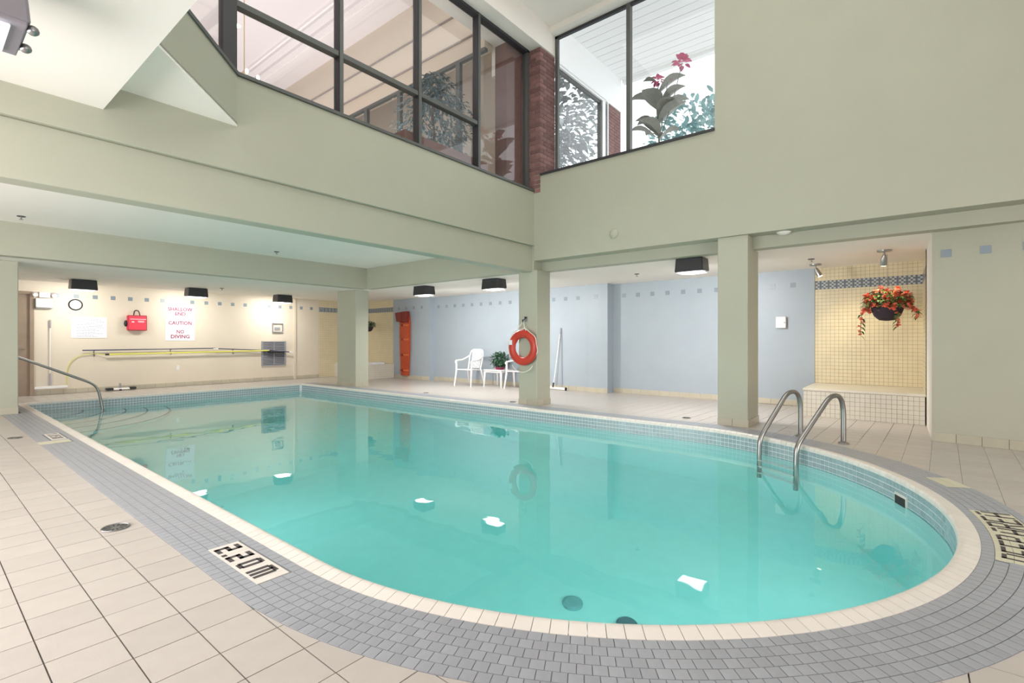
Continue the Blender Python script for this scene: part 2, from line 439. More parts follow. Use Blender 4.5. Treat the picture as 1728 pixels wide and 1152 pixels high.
# coping: bullnosed tiles, rounded lip towards the water
prof = [(0.0, -.004), (0.0, .006), (.030, .009), (.062, .015), (.082, .017), (.095, .012), (.103, -.001), (.104, -.026), (.09, -.03)]
def coping_mesh(L_, arc):
    mb = MB(); g = .003
    for e in (-1, 1):
        for s_, z in prof:
            f = (RO - s_) / RO if arc else 1
            mb.v.append((-s_, e * (L_ - g) / 2 * f, z))
    k = len(prof)
    for i in range(k - 1): mb.f.append((i, i + 1, k + i + 1, k + i))
    mb.f.append(tuple(range(k))); mb.f.append(tuple(reversed(range(k, 2 * k))))
    me = mb.mesh('coping_tile', smooth=True); me.materials.append(M['white_tile']); return me
CL = .0775; na = round(math.pi * RO / CL); la = math.pi * RO / na
mA, mS = coping_mesh(la, True), coping_mesh(CL, False)
cop = []
for i in range(na):
    a = 180 + 180 * (i + .5) / na; x, y = CX_ + RO * math.cos(R(a)), CY_ + RO * math.sin(R(a)); cop.append([x, y, R(a), mA, 1])
ns = int((YF - .1 - CY_) / CL)
for i in range(ns + 1):
    y = CY_ + CL * (i + .5)
    cop.append([XL, y, math.pi, mS, 0]); cop.append([XR, y, 0, mS, 0])
for i in range(int((XR - XL) / CL)): cop.append([XL + CL * (i + .5), YF, math.pi / 2, mS, 0])
cop.sort(key=lambda c: proj(c[0], c[1])[2] if proj(c[0], c[1]) else 99)
farC = MB()
for n, (x, y, a, me, arc) in enumerate(cop):
    if n < 300:
        o = link('coping_tile', me, pool); o.location = Vector((x, y, 0)) - pool.location; o.rotation_euler.z = a
    else:
        b = len(farC.v); rm = Matrix.Rotation(a, 3, 'Z')
        farC.v += [tuple(rm @ v.co + Vector((x, y, 0))) for v in me.vertices]; farC.f += [tuple(b + q for q in p.vertices) for p in me.polygons]
part('distant_coping', farC, 'white_tile', pool, kind='stuff')
# waterline tiles: three rows on a pale grout bed
wb_ = MB(); strip_ring(wb_, RB - .002, -.02, RB - .002, -.235, YF - .095, YF - .095)
wb_.quad((XL + .095, YF - .097, -.02), (XR - .095, YF - .097, -.02), (XR - .095, YF - .097, -.235), (XL + .095, YF - .097, -.235))
part('waterline_grout', wb_, 'grout_light', pool)
wt = []; WL = .0535; RW = RB - .002
naw = round(math.pi * RW / WL)
for k in range(4):
    z = -.030 - .0525 * (k + .5)
    for i in range(naw):
        a = 180 + 180 * (i + .5) / naw
        wt.append((CX_ + RW * math.cos(R(a)), CY_ + RW * math.sin(R(a)), z, R(a)))
    for i in range(int((YF - .11 - CY_) / WL)):
        y = CY_ + WL * (i + .5); wt.append((CX_ - RW, y, z, math.pi)); wt.append((CX_ + RW, y, z, 0))
    for i in range(int((2 * RW - .01) / WL)): wt.append((CX_ - RW + WL * (i + .6), YF - .097, z, math.pi / 2))
def wt_vis(t):      # facing the camera and in the frame
    x, y, z, a = t; nx, ny = -math.cos(a), -math.sin(a)
    return (nx * (0 - x) + ny * (0 - y)) > 0 and vis(x, y, z)
wv = [t for t in wt if wt_vis(t) and t[2] > -.2]; wv.sort(key=lambda t: proj(*t[:3])[2])
near = set(wv[:300])
g = .0036; h = WL / 2 - g
wm = MB().box(-.004, 0, -h, h, -.0262 + g, .0262 - g).mesh('waterline_tile'); wm.materials.append(M['teal_tile'])
farW = MB()
for t in wt:
    x, y, z, a = t
    if t in near:
        o = link('waterline_tile', wm, pool); o.location = Vector((x, y, z)) - pool.location; o.rotation_euler.z = a
    else:
        c_, s_ = math.cos(a), math.sin(a)
        farW.prism([(x + u * c_ - v * s_, y + u * s_ + v * c_) for u, v in ((-.004, -h), (0, -h), (0, h), (-.004, h))], z - .0262 + g, z + .0262 - g)
part('distant_waterline_tiles', farW, 'teal_tile', pool, kind='stuff')
# curved entry steps in the far left corner
for i, (rad, z) in enumerate(((.85, -.36), (1.17, -.50), (1.52, -.64), (1.87, -.78), (2.25, -.90))):
    sp = MB(); c0 = (XL + .09, YF - .09)
    arc = [(c0[0] + rad * math.sin(R(90) * q / 24), c0[1] - rad * 1.12 * math.cos(R(90) * q / 24)) for q in range(25)]
    sp.prism([c0] + arc, z - .16 if i < 4 else -1.2, z)
    st = part('step', sp, 'basin', pool)
    ed = MB()
    for q in range(24):
        (xa, ya), (xb, yb) = arc[q], arc[q + 1]
        f = (rad - .035) / rad
        ia, ib = (c0[0] + (xa - c0[0]) * f, c0[1] + (ya - c0[1]) * f), (c0[0] + (xb - c0[0]) * f, c0[1] + (yb - c0[1]) * f)
        ed.quad((*ia, z + .003), (xa, ya, z + .003), (xb, yb, z + .003), (*ib, z + .003))
        ed.quad((xa, ya, z - .03), (xb, yb, z - .03), (xb, yb, z + .003), (xa, ya, z + .003))
    part('step_edge', ed, 'lamp_grey', st)
# drain grate on the bottom, light niche and skimmer
dr = MB().lathe([(.085, 0), (.085, .02), (.06, .03), (.015, .03)], (3.58, 2.24, -2.0), 20)
part('main_drain', dr, 'teal_tile', pool)
lt = MB().lathe([(.12, 0), (.12, .02), (.11, .03)], (0, 0, 0), 20)
o = part('light_niche', MB().lathe([(.085, 0), (.085, .02), (.07, .03)], (3.62, 1.76, -2.0), 20), 'mosaic_blue', pool)
sk = part('skimmer', MB().box(-.09, .09, -.015, .004, -.075, .055), 'white_tile', pool)
sk.location = Vector((CX_ + RW * math.cos(R(296.5)), CY_ + RW * math.sin(R(296.5)), -.165)) - pool.location; sk.rotation_euler.z = R(296.5 - 270) + math.pi
sk.data.transform(Matrix.Translation(pool.location))
so = link('skimmer_mouth', MB().box(-.075, .075, -.02, .008, -.06, .035).mesh('skimmer_mouth'), sk, M['drain_hole'])

# ------------------------------------------------------------------ deck markers
def strokes(mb, lines, wdt, tf, z0, z1):
    for (a, b) in lines:
        ax, ay = a; bx, by = b; dx, dy = bx - ax, by - ay; L_ = math.hypot(dx, dy); ux, uy = dx / L_ * wdt / 2, dy / L_ * wdt / 2
        q = [(ax - ux + uy, ay - uy - ux), (bx + ux + uy, by + uy - ux), (bx + ux - uy, by + uy + ux), (ax - ux - uy, ay - uy + ux)]
        mb.prism([tf(*p) for p in q], z0, z1)
GL = {'2': [((0, 1), (.5, 1)), ((.5, 1), (.5, .5)), ((.5, .5), (0, .5)), ((0, .5), (0, 0)), ((0, 0), (.5, 0))],
      '0': [((.08, 0), (.42, 0)), ((.5, .12), (.5, .88)), ((.42, 1), (.08, 1)), ((0, .88), (0, .12))],
      '.': [((0, 0), (.04, 0))],
      'M': [((0, 0), (0, .85)), ((.12, 1), (.68, 1)), ((.4, .9), (.4, 0)), ((.8, .85), (.8, 0))],
      'D': [((0, 0), (0, 1)), ((0, 1), (.38, 1)), ((.5, .88), (.5, .12)), ((.38, 0), (0, 0))],
      'E': [((0, 0), (0, 1)), ((0, 1), (.5, 1)), ((0, .5), (.38, .5)), ((0, 0), (.5, 0))],
      'P': [((0, 0), (0, 1)), ((0, 1), (.42, 1)), ((.5, .9), (.5, .6)), ((.42, .5), (0, .5))],
      'A': [((0, 0), (0, .8)), ((.1, 1), (.4, 1)), ((.5, .8), (.5, 0)), ((0, .42), (.5, .42))],
      'R': [((0, 0), (0, 1)), ((0, 1), (.42, 1)), ((.5, .9), (.5, .6)), ((.42, .5), (0, .5)), ((.3, .42), (.5, 0))],
      '1': [((.2, 0), (.2, 1)), ((.2, 1), (.05, .85))], '5': [((.5, 1), (0, 1)), ((0, 1), (0, .55)), ((0, .55), (.5, .5)), ((.5, .5), (.5, 0)), ((.5, 0), (0, 0))]}
def marker(label, txt, adv, hgt, wdt, x0, ybase, tf, pieces, name='depth_marker', m='white_tile'):
    t = thing(name, label, 'floor sign', (*tf(0, 0), 0))
    for pc in pieces: part('marker_tile', MB().prism(pc, -.003, .0052), m, t)
    x = x0
    for ch, a in zip(txt, adv):
        if ch != ' ':
            mb = MB(); strokes(mb, [((x + p[0] * hgt * .95, ybase + p[1] * hgt), (x + q[0] * hgt * .95, ybase + q[1] * hgt)) for p, q in GL[ch]], wdt, tf, .005, .0066)
            part('letter', mb, 'black_letter', t)
        x += a
    return t
tfL = lambda u, v: (1.085 + v, 3.11 - u)       # u runs towards the camera, v towards the water
pcs = [[tfL(.622 * i / 12 + .001, 0), tfL(.622 * (i + 1) / 12 - .001, 0), tfL(.622 * (i + 1) / 12 - .001, .163), tfL(.622 * i / 12 + .001, .163)] for i in range(12)]
marker('white tiled depth marker reading 2.20 M in the near left border', '2.20M', (.105, .05, .13, .13, .2), .105, .024, .05, .028, tfL, pcs)
tfL2 = lambda u, v: (1.108 + v, 8.54 - u)
pcs = [[tfL2(.56 * i / 11 + .001, 0), tfL2(.56 * (i + 1) / 11 - .001, 0), tfL2(.56 * (i + 1) / 11 - .001, .135), tfL2(.56 * i / 11 + .001, .135)] for i in range(11)]
marker('small white depth marker with black figures far along the left border', '1.05M', (.09, .045, .11, .11, .2), .085, .017, .05, .025, tfL2, pcs)
def tfA(u, v):                                   # u = metres along the arc, v towards the water
    a = R(262.6) + u / 2.96; r = 3.08 - v; return (CX_ + r * math.cos(a), CY_ + r * math.sin(a))
pcs = []
for i in range(20):
    u0, u1 = 1.02 * i / 20 + .001, 1.02 * (i + 1) / 20 - .001
    for v0, v1 in ((0, .073), (.075, .147), (.149, .222)): pcs.append([tfA(u0, v0), tfA(u1, v0), tfA(u1, v1), tfA(u0, v1)])
marker('curved cream marker reading DEEP AREA at the right end of the border', 'DEEPAREA', (.118, .118, .118, .15, .118, .118, .118, .118), .165, .02, .06, .022, tfA, pcs, m='cream_tile')
def tile_patch(label, quads, m='cream_tile'):
    t = thing('tile_inlay', label, 'tile inlay', (sum(p[0] for p in quads[0]) / 4, sum(p[1] for p in quads[0]) / 4, 0))
    for q in quads: part('inlay_tile', MB().prism(q, -.003, .0052), m, t)
pol = lambda r, a: (CX_ + r * math.cos(R(a)), CY_ + r * math.sin(R(a)))
tile_patch('plain cream tile inlay cutting the grey border behind the DEEP AREA marker', [[pol(2.973, 294.7), pol(3.056, 294.7), pol(3.056, 300.0), pol(2.973, 300.0)], [pol(3.059, 294.7), pol(3.143, 294.7), pol(3.143, 300.0), pol(3.059, 300.0)]])
tile_patch('plain cream tile inlay beside the far small depth marker', [[(.976, 7.72), (1.11, 7.72), (1.11, 7.92), (.976, 7.92)], [(1.112, 7.72), (1.245, 7.72), (1.245, 7.92), (1.112, 7.92)]])

# ------------------------------------------------------------------ room shell
ZC = 2.48
# far (shallow end) wall and its cream paint
struct('wall_shallow_end', MB().box(1.75, 8.36, 14.75, 14.9, 0, ZC).box(-3.5, .85, 14.75, 14.9, 0, ZC).box(.85, 1.75, 14.75, 14.9, 2.24, ZC), 'cream_paint')
struct('trim_1', MB().box(7.52, 7.58, 14.70, 14.75, 0, ZC), 'cream_paint')
wr = MB().box(9.85, 10.4, 11.15, 12.88, 0, ZC).box(10.02, 10.4, 5.82, 11.15, 0, ZC).box(9.975, 10.4, 5.32, 5.82, 0, ZC).box(10.25, 10.4, 1.345, 5.32, 0, ZC)
struct('wall_blue', wr, 'blue_paint')
# tiled recess walls: bed plus joined small tiles
def tiled(name, faces, m='yellow_tile'):
    bed = MB(); tl = MB(); bb = MB(); bp_ = MB()
    for (p, ux, uy, w_, nrm, zlo) in faces:
        s_ = .0625
        bed.quad((p[0], p[1], zlo), (p[0] + ux * w_, p[1] + uy * w_, zlo), (p[0] + ux * w_, p[1] + uy * w_, ZC), (p[0], p[1], ZC))
        nu = int(w_ / s_); nz = int((ZC - zlo) / s_)
        for i in range(nu + 1):
            a0, a1 = i * s_ + .002, min((i + 1) * s_ - .002, w_)
            if a1 - a0 < .01: continue
            for j in range(nz + 1):
                z0, z1 = zlo + j * s_ + .002, min(zlo + (j + 1) * s_ - .002, ZC)
                if z1 - z0 < .01 or (z0 >= 2.1 and z1 <= 2.25): continue
                if z1 > 2.10 and z0 < 2.25:
                    if z0 < 2.10: z1 = 2.097
                    else: z0 = 2.253
                    if z1 - z0 < .005: continue
                A = (p[0] + ux * a0 + nrm[0] * .004, p[1] + uy * a0 + nrm[1] * .004); B = (p[0] + ux * a1 + nrm[0] * .004, p[1] + uy * a1 + nrm[1] * .004)
                tl.quad((*A, z0), (*B, z0), (*B, z1), (*A, z1))
        s2 = .03
        for i in range(int(w_ / s2)):
            for j in range(5):
                t_ = bb if (i + j) % 2 == 0 or (i % 4 == 2 and j % 2) else bp_
                a0, a1 = i * s2 + .002, (i + 1) * s2 - .001; z0, z1 = 2.10 + j * s2 + .001, 2.10 + (j + 1) * s2 - .001
                A = (p[0] + ux * a0 + nrm[0] * .005, p[1] + uy * a0 + nrm[1] * .005); B = (p[0] + ux * a1 + nrm[0] * .005, p[1] + uy * a1 + nrm[1] * .005)
                t_.quad((*A, z0), (*B, z0), (*B, z1), (*A, z1))
    o = struct(name, bed, 'yellow_grout')
    part('wall_tiles', tl, m, o, kind='stuff'); part('mosaic_band', bb, 'mosaic_blue', o, kind='stuff'); part('pale_mosaic_band', bp_, 'mosaic_pale', o, kind='stuff')
    return o
tiled('wall_right_recess', [((10.27, -.14), 0, 1, 1.485, (-1, 0), 0)])
tiled('wall_right_recess_side', [((9.0, -.16), 1, .015, 1.27, (0, 1), 0)])
tiled('wall_far_recess', [((9.85, 12.88), 0, 1, 1.87, (-1, 0), 0)])
tiled('wall_far_recess_back', [((8.36, 14.75), 1, 0, 1.49, (0, -1), 0)])
# benches in the recesses
def bench(label, x0, x1, y0, y1, faces):
    t = thing('tiled_bench', label, 'bench', ((x0 + x1) / 2, (y0 + y1) / 2, 0))
    part('seat', MB().box(x0 - .01, x1, y0 - .01, y1 + .01, .40, .437), 'bench_tile', t, bevel=.006)
    part('bench_body', MB().box(x0 + .004, x1, y0 + .004, y1 - .004, 0, .40), 'yellow_grout', t)
    tl = MB()
    for f in faces:
        n = int((y1 - y0 if f == 'x' else x1 - x0) / .0625)
        for i in range(n + 1):
            for j in range(6):
                z0, z1 = j * .0665 + .002, (j + 1) * .0665 - .002
                if f == 'x':
                    a, b = y0 + i * .0625 + .002, min(y0 + (i + 1) * .0625 - .002, y1)
                    if b > a: tl.quad((x0, b, z0), (x0, a, z0), (x0, a, z1), (x0, b, z1))
                else:
                    a, b = x0 + i * .0625 + .002, min(x0 + (i + 1) * .0625 - .002, x1)
                    if b > a: tl.quad((a, y0, z0), (b, y0, z0), (b, y0, z1), (a, y0, z1))
    part('bench_tiles', tl, 'bench_tile', t, kind='stuff')
bench('long tiled bench in the right recess below the red flowers', 9.01, 10.26, -.15, 1.335, 'x')
bench('tiled bench in the far recess behind the square pillar', 8.9, 9.84, 12.82, 14.74, 'xy')
# perimeter ceiling, centre ceiling and beams
struct('ceiling', MB().box(7.56, 10.6, -5.6, 5.5, ZC, ZC + .1).box(7.48, 10.6, 5.5, 15, ZC, ZC + .1).box(-3.5, 7.48, 10.82, 15, ZC, ZC + .1).box(7.31, 7.48, 5.45, 10.82, ZC, ZC + .1).box(-3.5, 7.42, 5.5, 10.75, 2.99, 3.09), 'ceiling_white')
struct('trim_2', MB().box(-3.5, 7.33, 10.6, 10.83, ZC - .003, 2.995), 'green_paint')
struct('trim_3', MB().box(7.3, 7.47, 5.6, 10.61, ZC - .004, 2.995), 'green_paint')
struct('trim_4', MB().box(-3.5, 7.25, 5.40, 5.62, 2.447, 2.92), 'green_paint', bevel=.012)
struct('wall_balcony', MB().box(-3.5, 7.3, 5.35, 5.6, 2.92, 3.90), 'green_paint', bevel=.008)
# tall wall on the right with its opening
struct('wall_right_upper', MB().box(7.23, 7.5, -5.6, 2.166, 2.645, 7.0).box(7.23, 7.5, 2.166, 5.35, 2.645, 4.19), 'green_paint')
struct('trim_5', MB().box(7.5, 7.7, -5.6, 5.4, ZC - .002, 2.645), 'green_paint')
struct('trim_6', MB().box(7.2, 7.72, 2.166, 5.2, 4.165, 4.2), 'frame_dark')
struct('wall_corner', MB().box(7.24, 7.62, 5.36, 5.64, 2.47, 3.86), 'green_paint')
struct('wall_right', MB().prism([(7.72, -.19), (7.1, -5.6), (7.3, -5.6), (7.9, -.19)], 0, 2.646), 'green_paint')
struct('wall_return', MB().prism([(7.72, -.19), (7.9, -.3), (10.3, -.3), (10.3, -.16), (9.0, -.165)], 0, ZC), 'ceiling_white')
# enclosure behind the camera
struct('wall_back', MB().box(-3.6, 7.3, -5.75, -5.6, 0, 7.0), 'green_paint')
struct('wall_left', MB().box(-3.6, -3.5, -5.6, 15, 0, 7.0), 'green_paint')
# stepped soffits on the left and the slanting wall above
DX, DY = 1.04, 4.19
struct('ceiling.001', MB().box(-3.5, 1.065, -5.6, 5.35, 3.165, 7.0), 'ceiling_white')
struct('ceiling.002', MB().prism([(1.0, 4.146), (2.14, 5.352), (2.14, 5.36), (1.0, 5.36)], 3.38, 3.42), 'ceiling_white')
dn = Vector((-(5.352 - 4.146), 2.14 - 1.0, 0)).normalized() * .16
struct('wall_slant', MB().prism([(1.0, 4.146), (2.14, 5.352), (2.14 + dn.x, 5.352 + dn.y), (1.0 + dn.x, 4.146 + dn.y)], 3.40, 3.90), 'green_paint')
struct('ceiling.003', MB().box(1.06, 7.75, -5.6, 5.2, 6.98, 7.1).box(1.06, 7.73, 5.19, 5.87, 6.512, 7.09), 'ceiling_white')
# columns
def column(label_kind, x0, x1, y0, y1, h_, base=True):
    o = struct('column', MB().box(x0, x1, y0, y1, 0, h_), 'green_paint', bevel=.012)
    if base:
        for (ax, a0, a1, fixed, sgn) in (('y', y0, y1, x0, -1), ('x', x0, x1, y0, -1)):
            n = max(1, round((a1 - a0) / .21)); w_ = (a1 - a0) / n
            for i in range(n):
                c0, c1 = a0 + i * w_ + .002, a0 + (i + 1) * w_ - .002
                if ax == 'y': mb = MB().box(fixed - .012, fixed + .001, c0 - (.01 if i == 0 else 0), c1, .001, .105)
                else: mb = MB().box(c0, c1, fixed - .012, fixed + .001, .001, .105)
                part('base_tile', mb, 'olive_tile', o, bevel=.002)
    return o
column('a', 7.25, 7.63, 11.02, 11.87, ZC)
column('b', 7.25, 7.68, 5.30, 5.72, ZC)
column('c', 7.255, 7.845, 1.735, 2.134, 2.646)
column('l', .66, 1.165, 11.3, 11.8, ZC)
# skirting tiles along walls
def skirting(name, p0, p1, nrm, m='base_tile', L_=.2165, h_=.105):
    p0, p1 = Vector((*p0, 0)), Vector((*p1, 0)); d = (p1 - p0); ln = d.length; d.normalize(); nv = Vector((*nrm, 0))
    bed = MB().hull8([p0 - nv * .002, p1 - nv * .002, p1 + nv * .003, p0 + nv * .003], [q + Vector((0, 0, h_ - .004)) for q in (p0 - nv * .002, p1 - nv * .002, p1 + nv * .003, p0 + nv * .003)])
    o = struct(name, bed, 'grout_dark')
    n = int(ln / L_) + 1
    for i in range(n):
        a, b = p0 + d * (i * L_ + .002), p0 + d * min((i + 1) * L_ - .002, ln)
        if (b - a).dot(d) < .02: continue
        q = [a, b, b + nv * .012, a + nv * .012]
        part('base_tile', MB().hull8([v + Vector((0, 0, .001)) for v in q], [v + Vector((0, 0, h_)) for v in q]), m, o)
skirting('baseboard_right', (7.72, -.19), (7.42, -2.75), (-.993, .115), 'olive_tile')
skirting('baseboard_blue', (10.25, 5.3), (10.25, 1.36), (-1, 0))
skirting('baseboard_blue_middle', (10.02, 11.14), (10.02, 5.84), (-1, 0))
skirting('baseboard_blue_pilaster', (9.975, 5.82), (9.975, 5.32), (-1, 0))
skirting('baseboard_blue_far', (9.85, 12.8), (9.85, 11.16), (-1, 0))
skirting('baseboard_shallow_end', (1.8, 14.75), (8.36, 14.75), (0, -1))
# accent tiles
def accents(parent, pts, nrm):
    for (x, y, z) in pts:
        hx = .045
        if abs(nrm[0]) > .5: mb = MB().box(x - .006, x + .002, y - hx, y + hx, z - hx, z + hx)
        else: mb = MB().box(x - hx, x + hx, y - .006, y + .002, z - hx, z + hx)
        part('accent_tile', mb, 'accent_tile', parent)
W = {o.name: o for o in bpy.data.objects}
accents(W['wall_shallow_end'], [(2.123 + .3322 * i, 14.75, 2.195) for i in range(20) if i != 7], (0, -1))
accents(W['wall_blue'], [(9.85, y, 2.19) for y in (12.595, 12.243, 11.88, 11.5)] + [(10.02, 10.95 - .345 * i, 2.19) for i in range(15)] + [(9.975, 5.62, 2.195)] + [(10.25, 5.054 - .337 * i, 2.205) for i in range(11)], (-1, 0))
rw = W['wall_right']
for d in (.13, .465, .80, 1.14):
    c = Vector((7.72, -.19, 2.218)) + Vector((-.115, -.993, 0)) * d; t = Vector((-.115, -.993, 0)) * .045; nv = Vector((-.993, .115, 0)) * .006
    q = [c - t, c + t, c + t + nv, c - t + nv]
    part('accent_tile', MB().hull8([v - Vector((0, 0, .045)) for v in q], [v + Vector((0, 0, .045)) for v in q]), 'accent_tile', rw)
# door on the far left
dr_ = struct('door_1', MB().box(.9, 1.70, 14.76, 14.80, 0, 2.19), 'door_brown')
part('door_frame', MB().box(1.69, 1.755, 14.70, 14.86, 0, 2.245).box(.85, 1.69, 14.70, 14.86, 2.185, 2.245), 'door_brown', dr_)
part('door_handle', MB().tube([(1.60, 14.76, 1.0), (1.60, 14.70, 1.0), (1.50, 14.70, 1.0)], .01), 'chrome', dr_)

# ------------------------------------------------------------------ left clerestory glazing
win1 = struct('window_1', MB().box(-.0, 7.22, 5.30, 5.56, 3.90, 3.925) if False else MB().box(2.14, 7.22, 5.325, 5.6, 3.90, 3.935), 'frame_face')
def wbar(x0, x1, y0, y1, z0, z1, parent, name='mullion'):
    part(name, MB().box(x0, x1, y0, y1 - .0, z0, z1), 'frame_dark', parent)
YG = 5.5
for x in (3.38, 4.63, 5.87):
    mm = part('mullion', MB().box(x - .026, x + .026, YG - .05, YG + .07, 3.93, 6.51), 'frame_dark', win1)
    part('mullion_face', MB().box(x - .020, x + .030, YG - .058, YG - .05, 3.93, 6.51), 'frame_face', mm)
part('corner_post', MB().box(2.05, 2.15, YG - .12, YG + .07, 3.93, 6.51), 'frame_dark', win1)
part('end_post', MB().box(7.17, 7.22, YG - .05, YG + .07, 3.93, 6.51), 'frame_face', win1)
part('transom', MB().box(2.14, 5.87, YG - .045, YG + .05, 4.685, 4.745), 'frame_face', win1)
part('head_rail', MB().box(2.14, 7.22, YG - .05, YG + .07, 6.46, 6.512), 'frame_dark', win1)
xs = [2.14, 3.38, 4.63, 5.87, 7.2]
for i in range(4):
    part('pane', MB().box(xs[i] + .02, xs[i + 1] - .02, YG, YG + .006, 3.935, 6.47), 'glass', win1)
# slanting bay of the same glazing
win2 = struct('window_2', MB().prism([(1.0, 4.146 - .02), (2.15, 5.332), (2.15 + dn.x, 5.35 + dn.y), (1.0 + dn.x, 4.146 + dn.y)], 3.90, 3.935), 'frame_face')
a_, b_ = Vector((1.0, 4.146, 0)) + dn * .6, Vector((2.08, 5.29, 0)) + dn * .6; pn = dn.normalized() * .006
part('pane', MB().hull8([a_ + Vector((0, 0, 3.93)), b_ + Vector((0, 0, 3.93)), b_ + pn + Vector((0, 0, 3.93)), a_ + pn + Vector((0, 0, 3.93))], [v + Vector((0, 0, 6.5)) for v in (a_, b_, b_ + pn, a_ + pn)]), 'glass', win2)
part('mullion', MB().box(2.0, 2.05, YG - .17, YG - .05, 3.93, 6.51), 'frame_dark', win2)
# right clerestory
win3 = struct('window_3', MB().box(7.68, 7.74, 2.1, 5.2, 4.15, 4.24), 'frame_face')
part('frame_side', MB().box(7.68, 7.74, 5.13, 5.19, 4.2, 6.88), 'frame_face', win3)
part('frame_head', MB().box(7.68, 7.74, 2.0, 5.19, 6.83, 6.90), 'frame_dark', win3)
part('mullion', MB().box(7.66, 7.75, 3.665, 3.735, 4.2, 6.86), 'frame_face', win3)
part('pane', MB().box(7.705, 7.711, 2.0, 3.67, 4.22, 6.85), 'glass', win3)
part('pane', MB().box(7.705, 7.711, 3.73, 5.14, 4.22, 6.85), 'glass', win3)
struct('wall_window_head', MB().box(7.5, 7.8, -5.6, 5.2, 6.88, 7.0).box(7.72, 7.85, 2.0, 5.2, 3.6, 4.17), 'ceiling_white')
struct('wall_right_outer', MB().box(7.51, 7.8, -5.6, 1.98, 2.66, 8.2), 'green_paint')
struct('wall_pier_head', MB().box(7.25, 7.70, 5.25, 5.86, 7.12, 8.2), 'ceiling_white')
# brick pier in the corner, brick by brick
pier = struct('wall_brick_pier', MB().box(7.235, 7.69, 5.215, 5.58, 3.86, 6.50), 'mortar')
bm = {}
def brick(x0, x1, y0, y1, z0, z1, parent):
    key = (round(x1 - x0, 3), round(y1 - y0, 3))
    if key not in bm:
        bm[key] = MB().box(-(x1 - x0) / 2, (x1 - x0) / 2, -(y1 - y0) / 2, (y1 - y0) / 2, -.0345, .0345).mesh('brick'); bm[key].materials.append(M['brick_red'])
    o = link('brick', bm[key], parent); o.location = ((x0 + x1) / 2, (y0 + y1) / 2, (z0 + z1) / 2); return o
nc = 33; ch = (6.50 - 3.87) / nc
for k in range(nc):
    z0 = 3.87 + k * ch; j = .008
    if k % 2 == 0:
        brick(7.225, 7.425, 5.205, 5.305, z0, z0 + ch - j, pier); brick(7.225, 7.325, 5.315, 5.575, z0, z0 + ch - j, pier) 
        brick(7.435, 7.69, 5.205, 5.305, z0, z0 + ch - j, pier)
    else:
        brick(7.225, 7.325, 5.205, 5.425, z0, z0 + ch - j, pier); brick(7.225, 7.325, 5.433, 5.575, z0, z0 + ch - j, pier)
        brick(7.335, 7.555, 5.205, 5.305, z0, z0 + ch - j, pier); brick(7.565, 7.69, 5.205, 5.305, z0, z0 + ch - j, pier)
struct('wall_brick_return', MB().box(6.75, 7.2, 5.6, 5.87, 3.9, 6.51), 'brick_red')

# ------------------------------------------------------------------ upper lobby seen through the left glazing
struct('floor_lobby', MB().box(-4, 7.7, 5.6, 20, 3.6, 3.9), 'lobby_tan')
struct('wall_lobby_side', MB().box(-4.2, -4, 5.6, 20, 3.6, 8.1), 'lobby_pink')
struct('ceiling_lobby.001', MB().box(6.7, 8.4, 5.95, 20, 7.9, 8.1), 'lobby_tan')
struct('ceiling_lobby', MB().box(-4, 6.5, 5.87, 20, 8.0, 8.1), 'lobby_pink')
struct('trim_7', MB().box(5.42, 6.02, 5.9, 20, 7.86, 8.0).box(5.58, 5.86, 5.9, 20, 7.78, 7.86), 'lobby_pink')
struct('trim_8', MB().box(5.38, 5.42, 5.9, 20, 7.93, 8.0).box(6.02, 6.06, 5.9, 20, 7.93, 8.0).box(5.70, 5.72, 5.9, 20, 7.765, 7.78), 'lobby_white')
struct('wall_lobby_bulkhead', MB().box(6.5, 6.7, 5.9, 20, 6.42, 8.0), 'lobby_tan')
struct('trim_9', MB().box(6.47, 6.5, 5.9, 20, 6.715, 6.74).box(6.47, 6.5, 5.9, 20, 7.245, 7.27), 'lobby_line')
struct('wall_lobby_far', MB().box(-4, 9, 19.9, 20, 3.6, 8), 'lobby_pink')
struct('wall_lobby_inner', MB().box(8.2, 8.4, 6.7, 20, 3.6, 8.1), 'lobby_tan')
struct('wall_lobby_outer', MB().box(6.75, 8.4, 5.87, 5.95, 6.0, 8.0), 'ceiling_white')
win4 = struct('window_4', MB().box(6.5, 6.58, 5.9, 20, 6.36, 6.42), 'frame_face')
for y in (6.58, 8.33, 9.5, 11.5, 13.5, 15.5): part('mullion', MB().box(6.5, 6.58, y - .05, y + .05, 3.9, 6.36), 'frame_face', win4)
part('pane', MB().box(6.53, 6.536, 5.95, 15.5, 3.9, 6.36), 'glass', win4)
# low brick planter wall in the lobby
pl = tag(struct('brick_planter', MB().box(4.6, 6.4, 5.75, 6.08, 3.9, 4.28), 'brick_red'), 'low dark brick planter wall behind the clerestory glass', 'planter')
del pl['kind']
